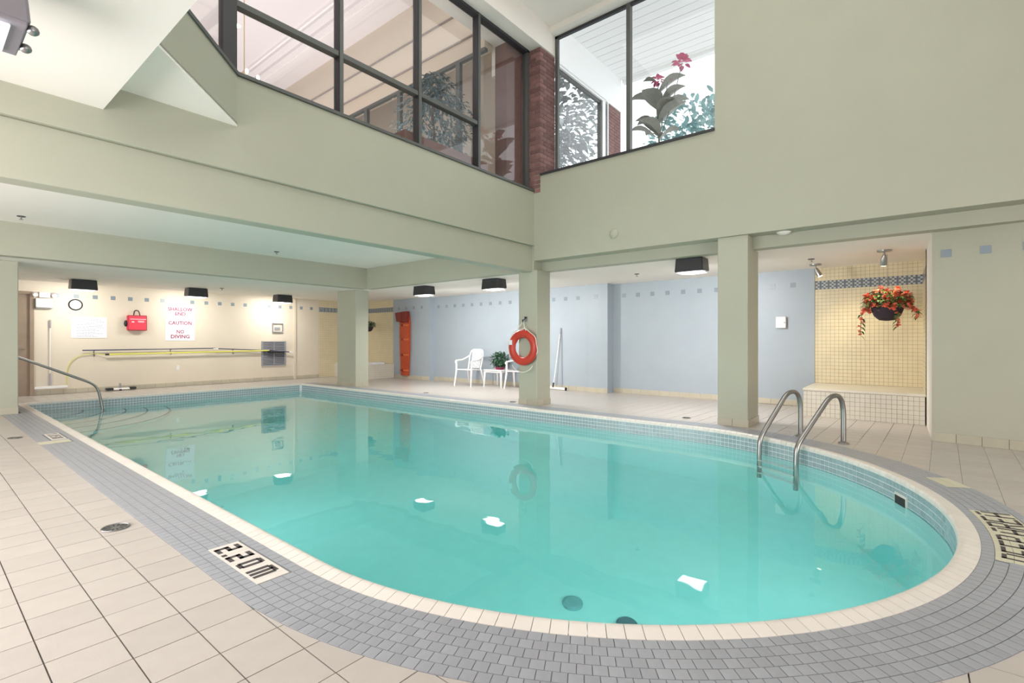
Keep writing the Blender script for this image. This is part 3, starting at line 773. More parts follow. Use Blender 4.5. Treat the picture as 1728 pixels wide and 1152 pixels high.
# chandelier
ch_ = thing('chandelier', 'small chandelier on a thin rod behind the left glazing', 'chandelier', (3.30, 8.0, 5.25))
part('rod', MB().tube([(3.30, 8.0, 5.3), (3.30, 8.0, 8.0)], .008, 6), 'brass', ch_)
part('hub', MB().lathe([(.02, 0), (.05, .04), (.03, .1), (.05, .14), (.015, .2)], (3.30, 8.0, 5.15), 12), 'brass', ch_, True)
for i in range(6):
    a = i * math.pi / 3 + .3; c = (3.30 + .2 * math.cos(a), 8.0 + .2 * math.sin(a))
    arm = part('arm', MB().tube([(3.30, 8.0, 5.2), (3.30 + .1 * math.cos(a), 8.0 + .1 * math.sin(a), 5.14), (*c, 5.2)], .008, 6), 'brass', ch_)
    part('candle_bulb', MB().blob((*c, 5.26), .025, (1, 1, 1.8)), 'bulb', arm)
sp = thing('ceiling_spotlight', 'tiny lit downlight in the lobby ceiling beside the chandelier rod', 'spotlight', (4.5, 11.3, 8.0))
part('trim_ring', MB().lathe([(.10, -.02), (.10, 0)], (4.5, 11.3, 8.0), 16), 'lobby_white', sp)
part('bulb', MB().lathe([(.07, -.03), (.07, -.021)], (4.5, 11.3, 8.0), 16), 'bulb', sp)

# ------------------------------------------------------------------ outdoors beyond the right glazing
struct('ground', MB().box(7.85, 60, -40, 60, 3.3, 3.5), 'ground_out')
sof = struct('ceiling_eaves', MB().box(7.8, 11.9, -6, 5.9, 8.03, 8.2), 'soffit_gap')
pm = MB().box(-.116, .116, -5.95, 5.95, 0, .03).mesh('plank'); pm.materials.append(M['soffit_white'])
for i in range(17):
    o = link('plank', pm, sof); o.location = (7.93 + .245 * i, -.05, 8.0)
struct('trim_10', MB().box(11.86, 12.0, -6, 5.9, 7.93, 8.2), 'soffit_white')
w2 = struct('wall_annexe', MB().box(7.72, 11.83, 5.9, 6.1, 7.15, 8.03).box(11.08, 11.12, 5.9, 6.1, 3.5, 7.15).box(7.72, 7.8, 5.6, 6.1, 3.5, 8.03), 'soffit_white')
struct('wall_annexe_brick', MB().box(11.12, 11.83, 5.93, 6.1, 3.5, 7.15), 'mortar')
bk = MB()
for k in range(46):
    x = 11.12 - (.11 if k % 2 else 0)
    while x < 11.83:
        a, b = max(x, 11.12), min(x + .22, 11.83)
        if b - a > .02: bk.box(a + .004, b - .004, 5.92, 5.94, 3.5 + k * .08, 3.57 + k * .08)
        x += .222
part('brick_courses', bk, 'brick_red', bpy.data.objects['wall_annexe_brick'], kind='stuff')
w5 = struct('window_5', MB().box(7.8, 10.98, 5.95, 6.02, 7.03, 7.10).box(10.78, 10.84, 5.93, 6.03, 3.5, 7.1).box(10.98, 11.08, 5.93, 6.03, 3.5, 7.1), 'frame_face')
part('frame_light', MB().box(7.8, 10.98, 5.90, 5.94, 7.10, 7.16).box(10.84, 10.98, 5.91, 5.94, 3.5, 7.12), 'soffit_white', w5)
part('pane', MB().box(7.8, 10.8, 5.98, 5.986, 3.5, 7.04), 'glass', w5)

def foliage(c, rad, n, size, seed, sq=(1, 1, 1), shell=.45):
    rn = random.Random(seed); mb = MB()
    for i in range(n):
        while True:
            d = Vector((rn.uniform(-1, 1), rn.uniform(-1, 1), rn.uniform(-1, 1)))
            if .1 < d.length < 1: break
        rr = rad * (shell + (1 - shell) * rn.random()); u = d.normalized()
        p = Vector(c) + Vector((u.x * sq[0], u.y * sq[1], u.z * sq[2])) * rr
        dd = (u + Vector((rn.uniform(-.8, .8), rn.uniform(-.8, .8), rn.uniform(-.6, .6)))).normalized()
        mb.leaf(p, dd, size * rn.uniform(.6, 1.3), size * .5, rn.uniform(0, .5))
    return mb
def tree(label, x, y, z0, h_, rad, n, size, seed, lf='leaf_pale', sq=(1, 1, 1.1)):
    t = thing('tree', label, 'tree', (x, y, z0), )
    part('trunk', MB().tube([(x, y, z0), (x + .1, y, z0 + h_ * .5), (x, y + .1, z0 + h_)], [.16, .12, .05], 8), 'bark', t)
    part('crown', foliage((x, y, z0 + h_), rad, n, size, seed, sq, .25), lf, t)
tree('pale green tree in the sun beyond the right glazing', 24, 7.2, 3.5, 5.0, 3.8, 5200, .42, 3)
tree('pale tree seen left of the flowers through the right glazing', 29, 20.0, 3.5, 5.4, 3.0, 3000, .42, 5)
tree('leafy tree mirrored in the annexe window', 14, 11.5, 3.5, 4.6, 3.6, 6500, .36, 9, 'leaf_mid')

def canna(label, x, y, z0, leaves, flowers, seed):
    t = thing('canna_plant', label, 'plant', (x, y, z0)); rn = random.Random(seed)
    part('pot', MB().lathe([(.16, 0), (.20, .3), (.21, .32), (.18, .32)], (x, y, z0), 16), 'ground_out', t, True)
    for (dx, dy, h_, az, ln, wd) in leaves:
        lf = MB(); p = Vector((x + dx, y + dy, z0 + h_)); d = Vector((math.cos(R(az)), math.sin(R(az)), 1.0)).normalized()
        sd = d.cross(Vector((0, 0, 1))).normalized(); N = 7
        rows = []; p = p + Vector((0, 0, .42)); ln = ln * 1.2; wd = wd * 1.55
        for i in range(N + 1):
            f = i / N; wv_ = wd * math.sin(math.pi * (.06 + .94 * f) ** .8) * .5 if f < 1 else .004
            c = p + d * ln * f - Vector((0, 0, 1)) * ln * .38 * f * f
            rows.append((c - sd * wv_ + Vector((0, 0, wv_ * .35)), c, c + sd * wv_ + Vector((0, 0, wv_ * .35))))
        for i in range(N):
            a, b = rows[i], rows[i + 1]; lf.quad(a[0], a[1], b[1], b[0]); lf.quad(a[1], a[2], b[2], b[1])
        part('leaf', lf, 'leaf_canna', t, True)
    part('stem', MB().tube([(x, y, z0 + .2), (x + .02, y, z0 + 1.2), (x, y + .03, z0 + 1.9)], .018, 6), 'leaf_grey', t)
    for (dx, dy, h_, r_) in flowers:
        part('flower_stalk', MB().tube([(x, y, z0 + 1.3), (x + dx * .6, y + dy * .6, z0 + (h_ + 1.3) / 2), (x + dx, y + dy, z0 + h_)], .009, 6), 'leaf_grey', t)
        fm = MB()
        for i in range(26):
            d = Vector((rn.uniform(-1, 1), rn.uniform(-1, 1), rn.uniform(-.5, 1))).normalized()
            fm.leaf(Vector((x + dx, y + dy, z0 + h_)) + d * r_ * .3, d, r_ * rn.uniform(.6, 1), r_ * .55, .2)
        part('flower', fm, 'flower_pink', t)
lv = [(0, 0, 1.45, 165, .55, .24), (0, 0, 1.6, 70, .5, .26), (0, 0, 1.35, -60, .62, .26), (0, 0, 1.5, 100, .6, .25), (0, 0, 1.1, 110, .5, .22),
      (0, 0, 1.1, 80, .55, .22), (0, 0, 1.75, -75, .55, .22), (0, 0, 1.3, -110, .5, .24), (0, 0, 1.9, 95, .35, .14), (0, 0, .95, 60, .45, .24), (0, 0, .9, -50, .45, .22), (0, 0, 1.0, 150, .5, .22), (0, 0, 1.2, -90, .6, .24), (0, .05, 1.55, 88, .62, .2), (0, .05, .95, 95, .6, .2), (0, -.05, 1.55, -82, .5, .2)]
canna('broad leaved potted plant with pink blooms outside the right glazing', 8.6, 3.55, 3.5, lv, [(.0, -.42, 2.56, .17), (0, .02, 2.40, .13), (0, -.16, 2.34, .07)], 4)

# ficus in the lobby
t = thing('indoor_tree', 'tall potted ficus tree with glossy leaves behind the left glazing', 'plant', (5.80, 6.48, 3.9))
part('pot', MB().lathe([(.2, 0), (.26, .35), (.27, .38), (.22, .38)], (5.80, 6.48, 3.9), 16), 'lobby_line', t, True)
part('trunk', MB().tube([(5.80, 6.48, 4.1), (5.82, 6.47, 4.8), (5.79, 6.49, 5.3)], [.03, .025, .012], 7), 'bark', t)
fm = MB(); rn = random.Random(12)
for i in range(1500):
    h_ = rn.random(); rr = .10 + .62 * math.sin(math.pi * min(1, (h_ * .9 + .08)) ** .8); a = rn.uniform(0, 6.28); q = rn.uniform(.3, 1) * rr
    p = (5.80 + q * math.cos(a), 6.42 + q * math.sin(a) * 1.0, 4.35 + h_ * 1.45)
    fm.leaf(p, (math.cos(a) + rn.uniform(-.5, .5), math.sin(a) + rn.uniform(-.5, .5), rn.uniform(-.7, .3)), rn.uniform(.06, .11), .045, .5)
part('leaves', fm, 'leaf_teal', t, kind='stuff')
for i in range(9):
    a = i * .7; part('branch', MB().tube([(5.80, 6.48, 4.6 + i * .08), (5.80 + .25 * math.cos(a), 6.48 + .25 * math.sin(a), 4.85 + i * .09)], [.012, .004], 5), 'bark', t)

# ------------------------------------------------------------------ box lamps under the low ceiling
def lamp_proto():
    t = thing('ceiling_lamp', '', 'lamp')
    # axis: lens end tilts towards -x (the pool); box .44 wide (y) .33 deep (x) .22 high
    b = MB(); w_, d_, h_ = .22, .165, .215
    b.hull8([(-d_, -w_, -h_), (d_, -w_, -h_ + .02), (d_, w_, -h_ + .02), (-d_, w_, -h_)], [(-d_ + .015, -w_ + .014, 0), (d_ - .015, -w_ + .014, 0), (d_ - .015, w_ - .014, 0), (-d_ + .015, w_ - .014, 0)])
    part('housing', b, 'lamp_black', t, bevel=.015)
    g_ = MB(); n0 = 0
    for i in range(9):
        for j in range(9):
            u, v = (i / 8 * 2 - 1), (j / 8 * 2 - 1)
            g_.v.append((u * .14, v * .19, -.222 - .022 * (1 - u * u) * (1 - v * v)))
    for i in range(8):
        for j in range(8): g_.f.append((i * 9 + j, i * 9 + j + 1, (i + 1) * 9 + j + 1, (i + 1) * 9 + j))
    part('lens', g_, 'lamp_glow', t, True)
    return t
lp = lamp_proto()
spots = [((7.82, 2.69), 0, 'black box ceiling lamp nearest, in front of the blue wall by the right pillar'),
         ((7.82, 6.83), 0, 'black box ceiling lamp just left of the pillar with the life ring'),
         ((7.82, 9.05), 0, 'black box ceiling lamp above the left part of the blue wall near the rescue board'),
         ((2.40, 13.75), 90, 'black box ceiling lamp over the wall clock'),
         ((4.56, 13.80), 90, 'black box ceiling lamp over the shallow end sign'),
         ((6.80, 13.95), 90, 'black box ceiling lamp over the wall grille')]
for i, ((x, y), rz, lb) in enumerate(spots):
    o = lp if i == 0 else copy_tree(lp)
    o['label'] = lb; o['group'] = 'box lamps under the low ceiling'; o.location = (x, y, ZC); o.rotation_euler.z = R(rz)
    if rz == 90: area('lamp_light', (x, y, ZC - .26), (x, y + .6, ZC - 1.3), .36, .24, 28, (1, .96, .88), None)
    else: area('lamp_light', (x, y, ZC - .26), (x + .55, y, ZC - 1.4), .24, .36, 85, (1, .98, .95), None)
# the large flood lamp under the near soffit
t = thing('flood_lamp', 'large grey flood lamp with a lit lens under the near soffit', 'lamp', (.2, 3.62, 3.0))
part('housing', MB().hull8([(-.30, 3.55, 2.84), (.415, 3.55, 2.84), (.415, 3.95, 2.84), (-.30, 3.95, 2.84)], [(-.28, 3.58, 3.165), (.39, 3.58, 3.165), (.39, 3.92, 3.165), (-.28, 3.92, 3.165)]), 'lamp_grey', t, bevel=.015)
part('lens_frame', MB().box(-.30, .40, 3.54, 3.96, 2.815, 2.84), 'lamp_grey', t, bevel=.006)
part('lens', MB().box(-.26, .34, 3.58, 3.92, 2.80, 2.816), mat('flood_lens', (.8, .85, .85), .2, emit=(.88, .95, .97), es=1.0), t, bevel=.004)
part('lit_tube', MB().box(-.26, .19, 3.62, 3.85, 2.796, 2.801), 'lamp_glow', t)
for y in (3.60, 3.85): part('latch_knob', MB().blob((.425, y, 2.83), .028, (1, 1, .9), 10, 6), 'steel_dark', t, True)
area('flood_light', (.06, 3.7, 2.77), (1.2, 4.4, .0), .5, .3, 14, (1, .98, .95))

# ------------------------------------------------------------------ pool ladder and step rail
nx, ny = .866, -.5; tx, ty = .5, .866
lad = thing('pool_ladder', 'chrome pool ladder with two hooped rails at the deep end', 'ladder', (CX_ + nx * 3.28, CY_ + ny * 3.28, 0))
def bez(pts, r=.1, n=6):
    """polyline with rounded corners"""
    P = [Vector(p) for p in pts]; out = [P[0]]
    for i in range(1, len(P) - 1):
        a = P[i] + (P[i - 1] - P[i]).normalized() * min(r, (P[i - 1] - P[i]).length * .49); b = P[i] + (P[i + 1] - P[i]).normalized() * min(r, (P[i + 1] - P[i]).length * .49)
        for k in range(n + 1):
            f = k / n; out.append(a * (1 - f) ** 2 + P[i] * 2 * f * (1 - f) + b * f * f)
    out.append(P[-1]); return out
for sgn in (1, -1):
    def LP(r_, z): return (CX_ + nx * r_ + tx * .245 * sgn, CY_ + ny * r_ + ty * .245 * sgn, z)
    rr = 3.235 if sgn > 0 else 3.31
    path = bez([LP(rr, 0), LP(rr, .42), LP(rr - .06, .56), LP(rr - .22, .56), LP(2.565, .03), LP(2.55, -.15), LP(2.55, -1.15)], .11, 7)
    part('rail', MB().tube(path, .027, 14), 'chrome', lad, True)
    part('flange', MB().lathe([(.055, .004), (.055, .012), (.035, .024), (.026, .03)], LP(rr, 0), 20), 'chrome', lad, True)
for z in (-.38, -.66, -.94):
    c = Vector((CX_ + nx * 2.55, CY_ + ny * 2.55, z)); a, b = Vector((tx, ty, 0)) * .245, Vector((nx, ny, 0)) * .04; u = Vector((0, 0, .012))
    part('tread', MB().hull8([c - a - b - u, c + a - b - u, c + a + b - u, c - a + b - u], [c - a - b + u, c + a - b + u, c + a + b + u, c - a + b + u]), 'white_plastic', lad, bevel=.004)
hr = thing('handrail', 'sloping chrome handrail entering the water at the curved steps', 'handrail', (.95, 12.7, 0))
part('rail', MB().tube(bez([(.95, 12.7, 0), (.95, 12.7, 1.02), (1.34, 12.7, .868), (2.36, 12.7, .335), (2.45, 12.7, .22), (2.52, 12.7, -.19), (2.56, 12.7, -.74)], .12, 6), .024, 12), 'chrome', hr, True)
part('flange', MB().lathe([(.055, .001), (.055, .01), (.03, .02)], (.95, 12.7, 0), 16), 'chrome', hr, True)

# ------------------------------------------------------------------ life ring on the pillar
lr = thing('life_ring', 'orange red life ring with white rope hanging on the pillar', 'life ring', (7.19, 5.56, 1.06))
R1, r1 = .255, .075
rg = MB(); N, K = 40, 14
for i in range(N):
    a = 2 * math.pi * i / N
    for j in range(K):
        b = 2 * math.pi * j / K; rr = R1 + r1 * math.cos(b)
        rg.v.append((7.175 + r1 * .62 * math.sin(b), 5.56 + rr * math.cos(a), 1.06 + rr * math.sin(a)))
for i in range(N):
    for j in range(K): rg.f.append((i * K + j, ((i + 1) % N) * K + j, ((i + 1) % N) * K + (j + 1) % K, i * K + (j + 1) % K))
part('ring', rg, 'orange_ring', lr, True)
part('label_patch', MB().box(7.120, 7.124, 5.775, 5.845, 1.11, 1.20), 'sign_white', lr)
ra = [(7.15, 5.56 + (R1 + r1 + .012 + .01 * math.sin(8 * th)) * math.cos(th), 1.06 + (R1 + r1 + .012 + .01 * math.sin(8 * th)) * math.sin(th)) for th in [R(-20 + i * 220 / 50) for i in range(51)]]
part('rope', MB().tube(ra, .007, 6), 'rope_white', lr, True)
part('rope', MB().tube([(7.15, 5.56 + .25 * math.cos(th), .80 + .19 * math.sin(th)) for th in [R(200 + i * 140 / 20) for i in range(21)]], .007, 6), 'rope_white', lr, True)
part('rope', MB().tube([(7.15, 5.74, 1.34), (7.17, 5.63, 1.46), (7.19, 5.56, 1.55), (7.17, 5.53, 1.45), (7.15, 5.47, 1.37)], .007, 6), 'rope_white', lr, True)
hk = thing('wall_hook', 'dark double hook on the pillar above the life ring', 'hook', (7.23, 5.55, 1.58))
part('hook_plate', MB().box(7.235, 7.25, 5.51, 5.57, 1.54, 1.63), 'lamp_grey', hk, bevel=.004)
part('hook_arm', MB().tube([(7.24, 5.555, 1.60), (7.19, 5.56, 1.57), (7.17, 5.56, 1.53), (7.16, 5.56, 1.58)], .009, 8), 'black', hk, True)
part('hook_arm', MB().tube([(7.24, 5.525, 1.62), (7.20, 5.525, 1.60), (7.19, 5.525, 1.63)], .012, 8), 'black', hk, True)

# ------------------------------------------------------------------ hanging flower baskets
def basket(name, label, c, s_, seed, flowers=True, trails=()):
    t = thing(name, label, 'hanging plant', c); rn = random.Random(seed)
    x, y, z = c
    part('basket', MB().lathe([(.02, -.19), (.09, -.18), (.15, -.12), (.18, -.04), (.185, .0), (.15, .0)], c, 20).__class__.lathe(MB(), [(a * s_, b * s_) for a, b in [(.02, -.19), (.09, -.18), (.15, -.12), (.18, -.04), (.185, .0), (.15, .0)]], c, 20), 'basket_dark', t, True)
    for a in (0, 2.1, 4.2): part('hanger_wire', MB().tube([(x + .17 * s_ * math.cos(a), y + .17 * s_ * math.sin(a), z), (x, y, z + .42 * s_)], .003, 5), 'steel_dark', t)
    part('hanger_wire', MB().tube([(x, y, z + .42 * s_), (x, y, ZC)], .003, 5), 'steel_dark', t)
    lf = MB(); fl_ = MB()
    for i in range(420):
        a = rn.uniform(0, 6.28); q = .25 * s_ * rn.random() ** .5; h_ = rn.uniform(-.02, .24) * s_ * (1 - (q / (.30 * s_)) ** 2 * .6)
        p = (x + q * math.cos(a), y + q * math.sin(a), z + h_)
        lf.leaf(p, (math.cos(a), math.sin(a), rn.uniform(-.3, .8)), .075 * s_, .045 * s_, .4)
    def bloom(p, k=7, sz=.05):
        for i in range(k):
            d = Vector((rn.uniform(-1, 1), rn.uniform(-1, 1), rn.uniform(-.6, 1))).normalized(); fl_.leaf(p, d, sz * s_, sz * .9 * s_, .1)
    if flowers:
        for i in range(150):
            a = rn.uniform(0, 6.28); q = .27 * s_ * rn.random() ** .4; h_ = (rn.uniform(-.10, .28)) * s_ * (1 - (q / (.33 * s_)) ** 2 * .75) + .01
            bloom(Vector((x + q * math.cos(a), y + q * math.sin(a), z + h_)))
    for (dy, drop, dx) in trails:
        path = [(x + dx * .5, y + dy * .6, z + .02), (x + dx, y + dy, z - drop * .2), (x + dx, y + dy * 1.08, z - drop)]
        part('trailing_stem', MB().tube(path, .005, 5), 'leaf_green', t)
        for i in range(10):
            f = i / 9; p = Vector(path[0]).lerp(Vector(path[1]), min(1, f * 2.5)) if f < .4 else Vector(path[1]).lerp(Vector(path[2]), (f - .4) / .6)
            bloom(p + Vector((rn.uniform(-.02, .02), rn.uniform(-.02, .02), 0)), 5, .045); lf.leaf(p, (rn.uniform(-1, 1), rn.uniform(-1, 1), -.3), .07 * s_, .04 * s_, .5)
    part('leaves', lf, 'leaf_green' if flowers else 'leaf_dark', t, kind='stuff')
    if flowers: part('blossoms', fl_, 'flower_orange', t, kind='stuff')
    return t
basket('hanging_basket', 'hanging basket overflowing with orange red flowers in the right recess', (9.2, .28, 1.69), 1.08, 3, True, ((.30, .42, -.1), (-.12, .30, -.12), (-.33, .15, 0)))
basket('hanging_basket', 'small dark green hanging plant in the far recess behind the pillar', (9.3, 13.42, 1.62), .8, 6, False, ())

# ------------------------------------------------------------------ ceiling spots, sprinklers, detectors
def spot(label, x, y, az):
    t = thing('ceiling_spotlight', label, 'spotlight', (x, y, ZC))
    part('rose', MB().lathe([(.02, -.03), (.085, -.022), (.09, 0)], (x, y, ZC), 20), 'chrome', t, True)
    d = Vector((math.cos(R(az)) * .5, math.sin(R(az)) * .5, -1)).normalized(); p = Vector((x, y, ZC - .03))
    part('stem', MB().tube([p, p + Vector((0, 0, -.05))], .012, 8), 'chrome', t)
    part('head', MB().tube([p + Vector((0, 0, -.04)), p + Vector((0, 0, -.04)) + d * .05, p + Vector((0, 0, -.04)) + d * .15], [.022, .038, .042], 12), 'chrome', t, True)
    part('bulb', MB().tube([p + Vector((0, 0, -.04)) + d * .148, p + Vector((0, 0, -.04)) + d * .156], .034, 12), 'bulb', t)
    l = bpy.data.lights.new('spot_light', 'SPOT'); l.energy = 34; l.spot_size = R(105); l.spot_blend = 1.0; l.color = (1, .82, .5); l.shadow_soft_size = .03
    o = bpy.data.objects.new('spot_light', l); col.objects.link(o); o.location = p + Vector((0, 0, -.04)) + d * .17
    o.rotation_euler = d.to_track_quat('-Z', 'Y').to_euler()
spot('chrome ceiling spotlight above the red flower basket', 8.8, .30, 10)
spot('chrome ceiling spotlight by the corner of the blue wall', 9.70, 1.26, -80)
def sprinkler(label, x, y, z):
    t = thing('sprinkler', label, 'sprinkler', (x, y, z), 'ceiling sprinklers')
    part('plate', MB().lathe([(.045, -.008), (.05, 0)], (x, y, z), 16), 'black', t)
    part('head', MB().tube([(x, y, z - .006), (x, y, z - .045)], .009, 8).lathe([(.022, -.05), (.022, -.045)], (x, y, z), 10), 'steel_dark', t)
sprinkler('black sprinkler at the left end of the raised ceiling', 1.06, 10.0, 2.99) 
sprinkler('black sprinkler in the middle of the raised ceiling', 4.75, 10.0, 2.99)
sprinkler('small sprinkler between the lamps at the shallow end', 4.93, 13.22, ZC)
sprinkler('black sprinkler in front of the blue wall', 8.93, 4.13, ZC)
sprinkler('black sprinkler beside the corner spotlight', 9.03, 1.23, ZC)
t = thing('smoke_detector', 'round cream detector high on the right wall', 'detector', (7.23, 3.74, 2.92))
sd_ = part('cover', MB().lathe([(.075, 0), (.075, .02), (.055, .04), (.02, .045)], (0, 0, 0), 24), 'green_paint', t, True)
sd_.data.transform(Matrix.Rotation(R(-90), 4, 'Y')); sd_.location = (0, 0, 0); 
for v in sd_.data.vertices: pass
sd_.data.transform(Matrix.Translation((2.92, 3.74, -7.23)) if False else Matrix.Identity(4))
# re-centre the cover on its empty
xs_ = [v.co for v in sd_.data.vertices]; cen = sum(xs_, Vector()) / len(xs_)
for v in sd_.data.vertices: v.co = v.co - cen + Vector((-.02, 0, 0))
t = thing('ceiling_disc', 'flat white disc under the beam edge by the right pillar', 'light fitting', (7.42, 1.33, 2.645))
part('disc', MB().lathe([(.03, -.035), (.07, -.02), (.09, -.0)], (7.42, 1.33, 2.645), 20), 'ceiling_white', t, True)
t = thing('alarm_box', 'small white alarm box on the blue wall', 'alarm', (10.25, 1.87, 1.52))
part('box', MB().box(10.17, 10.25, 1.79, 1.955, 1.42, 1.63), 'white_plastic', t, bevel=.01)
part('window_panel', MB().box(10.165, 10.172, 1.83, 1.925, 1.49, 1.60), 'sign_white', t)
part('dial', MB().tube([(10.172, 1.81, 1.52), (10.16, 1.81, 1.52)], .014, 12), 'steel_dark', t)

# ------------------------------------------------------------------ shallow end wall fittings
YWL = 14.75
t = thing('wall_clock', 'round white wall clock with a black rim', 'clock', (2.44, YWL, 2.0))
part('rim', MB().tube([(2.44 + .115 * math.cos(a), YWL - .02, 2.0 + .115 * math.sin(a)) for a in [i * 2 * math.pi / 32 for i in range(32)]], .014, 8, True), 'black', t, True)
part('face', MB().tube([(2.44, YWL - .002, 2.0), (2.44, YWL - .02, 2.0)], .113, 32), 'sign_white', t)
part('hand', MB().box(2.385, 2.44, YWL - .023, YWL - .021, 1.998, 2.004), 'ink_grey', t)
part('hand', MB().hull8([(2.438, YWL - .023, 2.0), (2.442, YWL - .023, 2.0), (2.442, YWL - .021, 2.0), (2.438, YWL - .021, 2.0)], [(2.41, YWL - .023, 2.03), (2.414, YWL - .023, 2.03), (2.414, YWL - .021, 2.03), (2.41, YWL - .021, 2.03)]), 'ink_grey', t)
t = thing('rules_sign', 'white pool rules notice with lines of small print below the clock', 'sign', (2.68, YWL, 1.49))
part('panel', MB().box(2.366, 3.0, YWL - .012, YWL, 1.25, 1.73), 'sign_white', t)
rn = random.Random(2); pr_ = MB()
for i in range(13):
    z = 1.69 - i * .034; x = 2.46 if i else 2.55; end = rn.uniform(2.75, 2.96) if i else 2.85
    while x < end:
        L_ = rn.uniform(.02, .06); pr_.box(x, min(x + L_, end), YWL - .0135, YWL - .012, z - .009, z + .003); x += L_ + .01
    if i: pr_.box(2.40, 2.42, YWL - .0135, YWL - .012, z - .006, z + .003)
part('small_print', pr_, 'ink_grey', t, kind='stuff')
t = thing('warning_sign', 'tall white sign reading SHALLOW END CAUTION NO DIVING', 'sign', (4.5, YWL, 1.63))
part('panel', MB().box(4.176, 4.83, YWL - .012, YWL, 1.184, 2.082), 'sign_white', t)
for s_, z, sz, m_ in (('SHALLOW', 1.99, .125, 'maroon'), ('END', 1.872, .125, 'maroon'), ('CAUTION', 1.635, .13, 'maroon'), ('NO', 1.41, .13, 'maroon'), ('DIVING', 1.285, .13, 'maroon')):
    me = text_mesh(s_, sz, .0008, .003, 1.0 if s_ in ('SHALLOW', 'CAUTION') else 1.15)
    me.transform(Matrix.Rotation(R(90), 4, 'X')); o = link('lettering', me, t, M[m_]); o.location = (4.503 - 4.5, -.0135, z - 1.63)
    mxw = max(v.co.x for v in me.vertices) * 2
    lim = {'SHALLOW': .56, 'END': .24, 'CAUTION': .52, 'NO': .17, 'DIVING': .42}[s_]
    for v in me.vertices: v.co.x *= lim / mxw
t = thing('first_aid_bag', 'red soft bag with black handle hung as a first aid kit on the far wall', 'bag', (3.57, YWL, 1.62))
part('bag_body', MB().box(3.375, 3.76, YWL - .13, YWL - .01, 1.43, 1.80), 'bag_red', t, bevel=.02)
part('piping', MB().tube([(3.385, YWL - .13, 1.79), (3.75, YWL - .13, 1.79), (3.75, YWL - .13, 1.44), (3.385, YWL - .13, 1.44)], .006, 6, True), 'black', t)
part('handle', MB().tube(bez([(3.50, YWL - .07, 1.79), (3.52, YWL - .07, 1.92), (3.60, YWL - .07, 1.92), (3.63, YWL - .07, 1.79)], .05), .012, 8), 'black', t, True)
part('side_pouch', MB().blob((3.35, YWL - .07, 1.60), .07, (.6, .6, 1.1), 10, 6), 'black', t, True)
part('white_print', MB().box(3.42, 3.74, YWL - .1325, YWL - .130, 1.70, 1.712).box(3.57, 3.70, YWL - .1325, YWL - .130, 1.655, 1.667).box(3.58, 3.70, YWL - .1325, YWL - .130, 1.63, 1.64).box(3.45, 3.50, YWL - .1325, YWL - .130, 1.625, 1.65), 'sign_white', t)
# poles on hooks
def hook(x, z0, z1, lb):
    t = thing('pole_hook', lb, 'hook', (x, YWL, z1))
    part('bracket', MB().tube([(x, YWL, z1), (x, YWL - .10, z1), (x, YWL - .10, z1 + .03)], .006, 6).tube([(x, YWL - .01, z1 + .02), (x, YWL - .01, z0)], .006, 6).tube([(x, YWL, z0), (x, YWL - .10, z0), (x, YWL - .10, z0 + .03)], .006, 6), 'pole_dark', t)
hook(2.76, .835, .94, 'leftmost dark hook carrying the pool poles'); hook(4.28, .835, .95, 'middle dark hook carrying the pool poles below the warning sign'); hook(5.77, .82, .93, 'right dark hook carrying the pool poles by the grille')
t = tag(part('pool_pole', MB().tube([(2.55, YWL - .06, .963), (5.32, YWL - .06, .975)], .014, 8), 'pole_dark'), 'dark telescopic pool pole, upper left one on the hooks', 'pole')
t = thing('pool_pole', 'dark telescopic pool pole running right across the wall grille', 'pole', (5.4, YWL - .06, .97))
part('shaft', MB().tube([(5.37, YWL - .06, .965), (6.6, YWL - .06, .90), (7.35, YWL - .08, .84)], .014, 8), 'pole_dark', t)
part('end_cap', MB().tube([(5.26, YWL - .075, .955), (5.38, YWL - .075, .955)], .02, 8), 'towel', t)
part('pole_tip', MB().tube([(7.35, YWL - .08, .84), (7.46, YWL - .08, .81)], .022, 8), 'towel', t)
t = thing('pool_pole', 'long bright yellow pool pole resting on the lower hooks', 'pole', (3.0, YWL - .09, .815))
part('shaft', MB().tube([(3.02, YWL - .08, .86), (6.75, YWL - .08, .89)], .019, 10), 'pole_yellow', t)
part('grip', MB().tube([(2.96, YWL - .08, .86), (3.03, YWL - .08, .86)], .022, 8), 'black', t)
part('black_tip', MB().tube([(6.72, YWL - .08, .86), (6.85, YWL - .08, .85), (7.2, YWL - .07, .83)], .03, 8), 'black', t)
t = thing('hose', 'thin yellow hose curving down from the yellow pole', 'hose', (2.3, YWL - .03, .4))
part('hose_tube', MB().tube(bez([(2.29, YWL - .03, .12), (2.29, YWL - .03, .55), (2.40, YWL - .03, .80), (2.7, YWL - .03, .90), (2.97, YWL - .05, .85)], .25, 8), .008, 6), 'pole_yellow', t, True)
# return air grille
t = thing('wall_grille', 'grey louvred air grille low on the far wall', 'grille', (6.92, YWL, .8))
part('grille_frame', MB().box(6.56, 6.60, YWL - .03, YWL, .44, 1.165).box(7.23, 7.28, YWL - .03, YWL, .44, 1.165).box(6.6, 7.23, YWL - .03, YWL, 1.13, 1.165).box(6.6, 7.23, YWL - .03, YWL, .44, .475).box(6.91, 6.93, YWL - .03, YWL, .475, 1.13), 'vent_grey', t)
part('backing', MB().box(6.6, 7.23, YWL - .008, YWL - .002, .47, 1.13), 'vent_dark', t)
for i in range(15):
    z = .50 + i * .0425
    part('slat', MB().hull8([(6.6, YWL - .028, z - .010), (7.23, YWL - .028, z - .010), (7.23, YWL - .008, z + .012), (6.6, YWL - .008, z + .012)], [(6.6, YWL - .028, z - .006), (7.23, YWL - .028, z - .006), (7.23, YWL - .008, z + .016), (6.6, YWL - .008, z + .016)]), 'vent_grey', t)
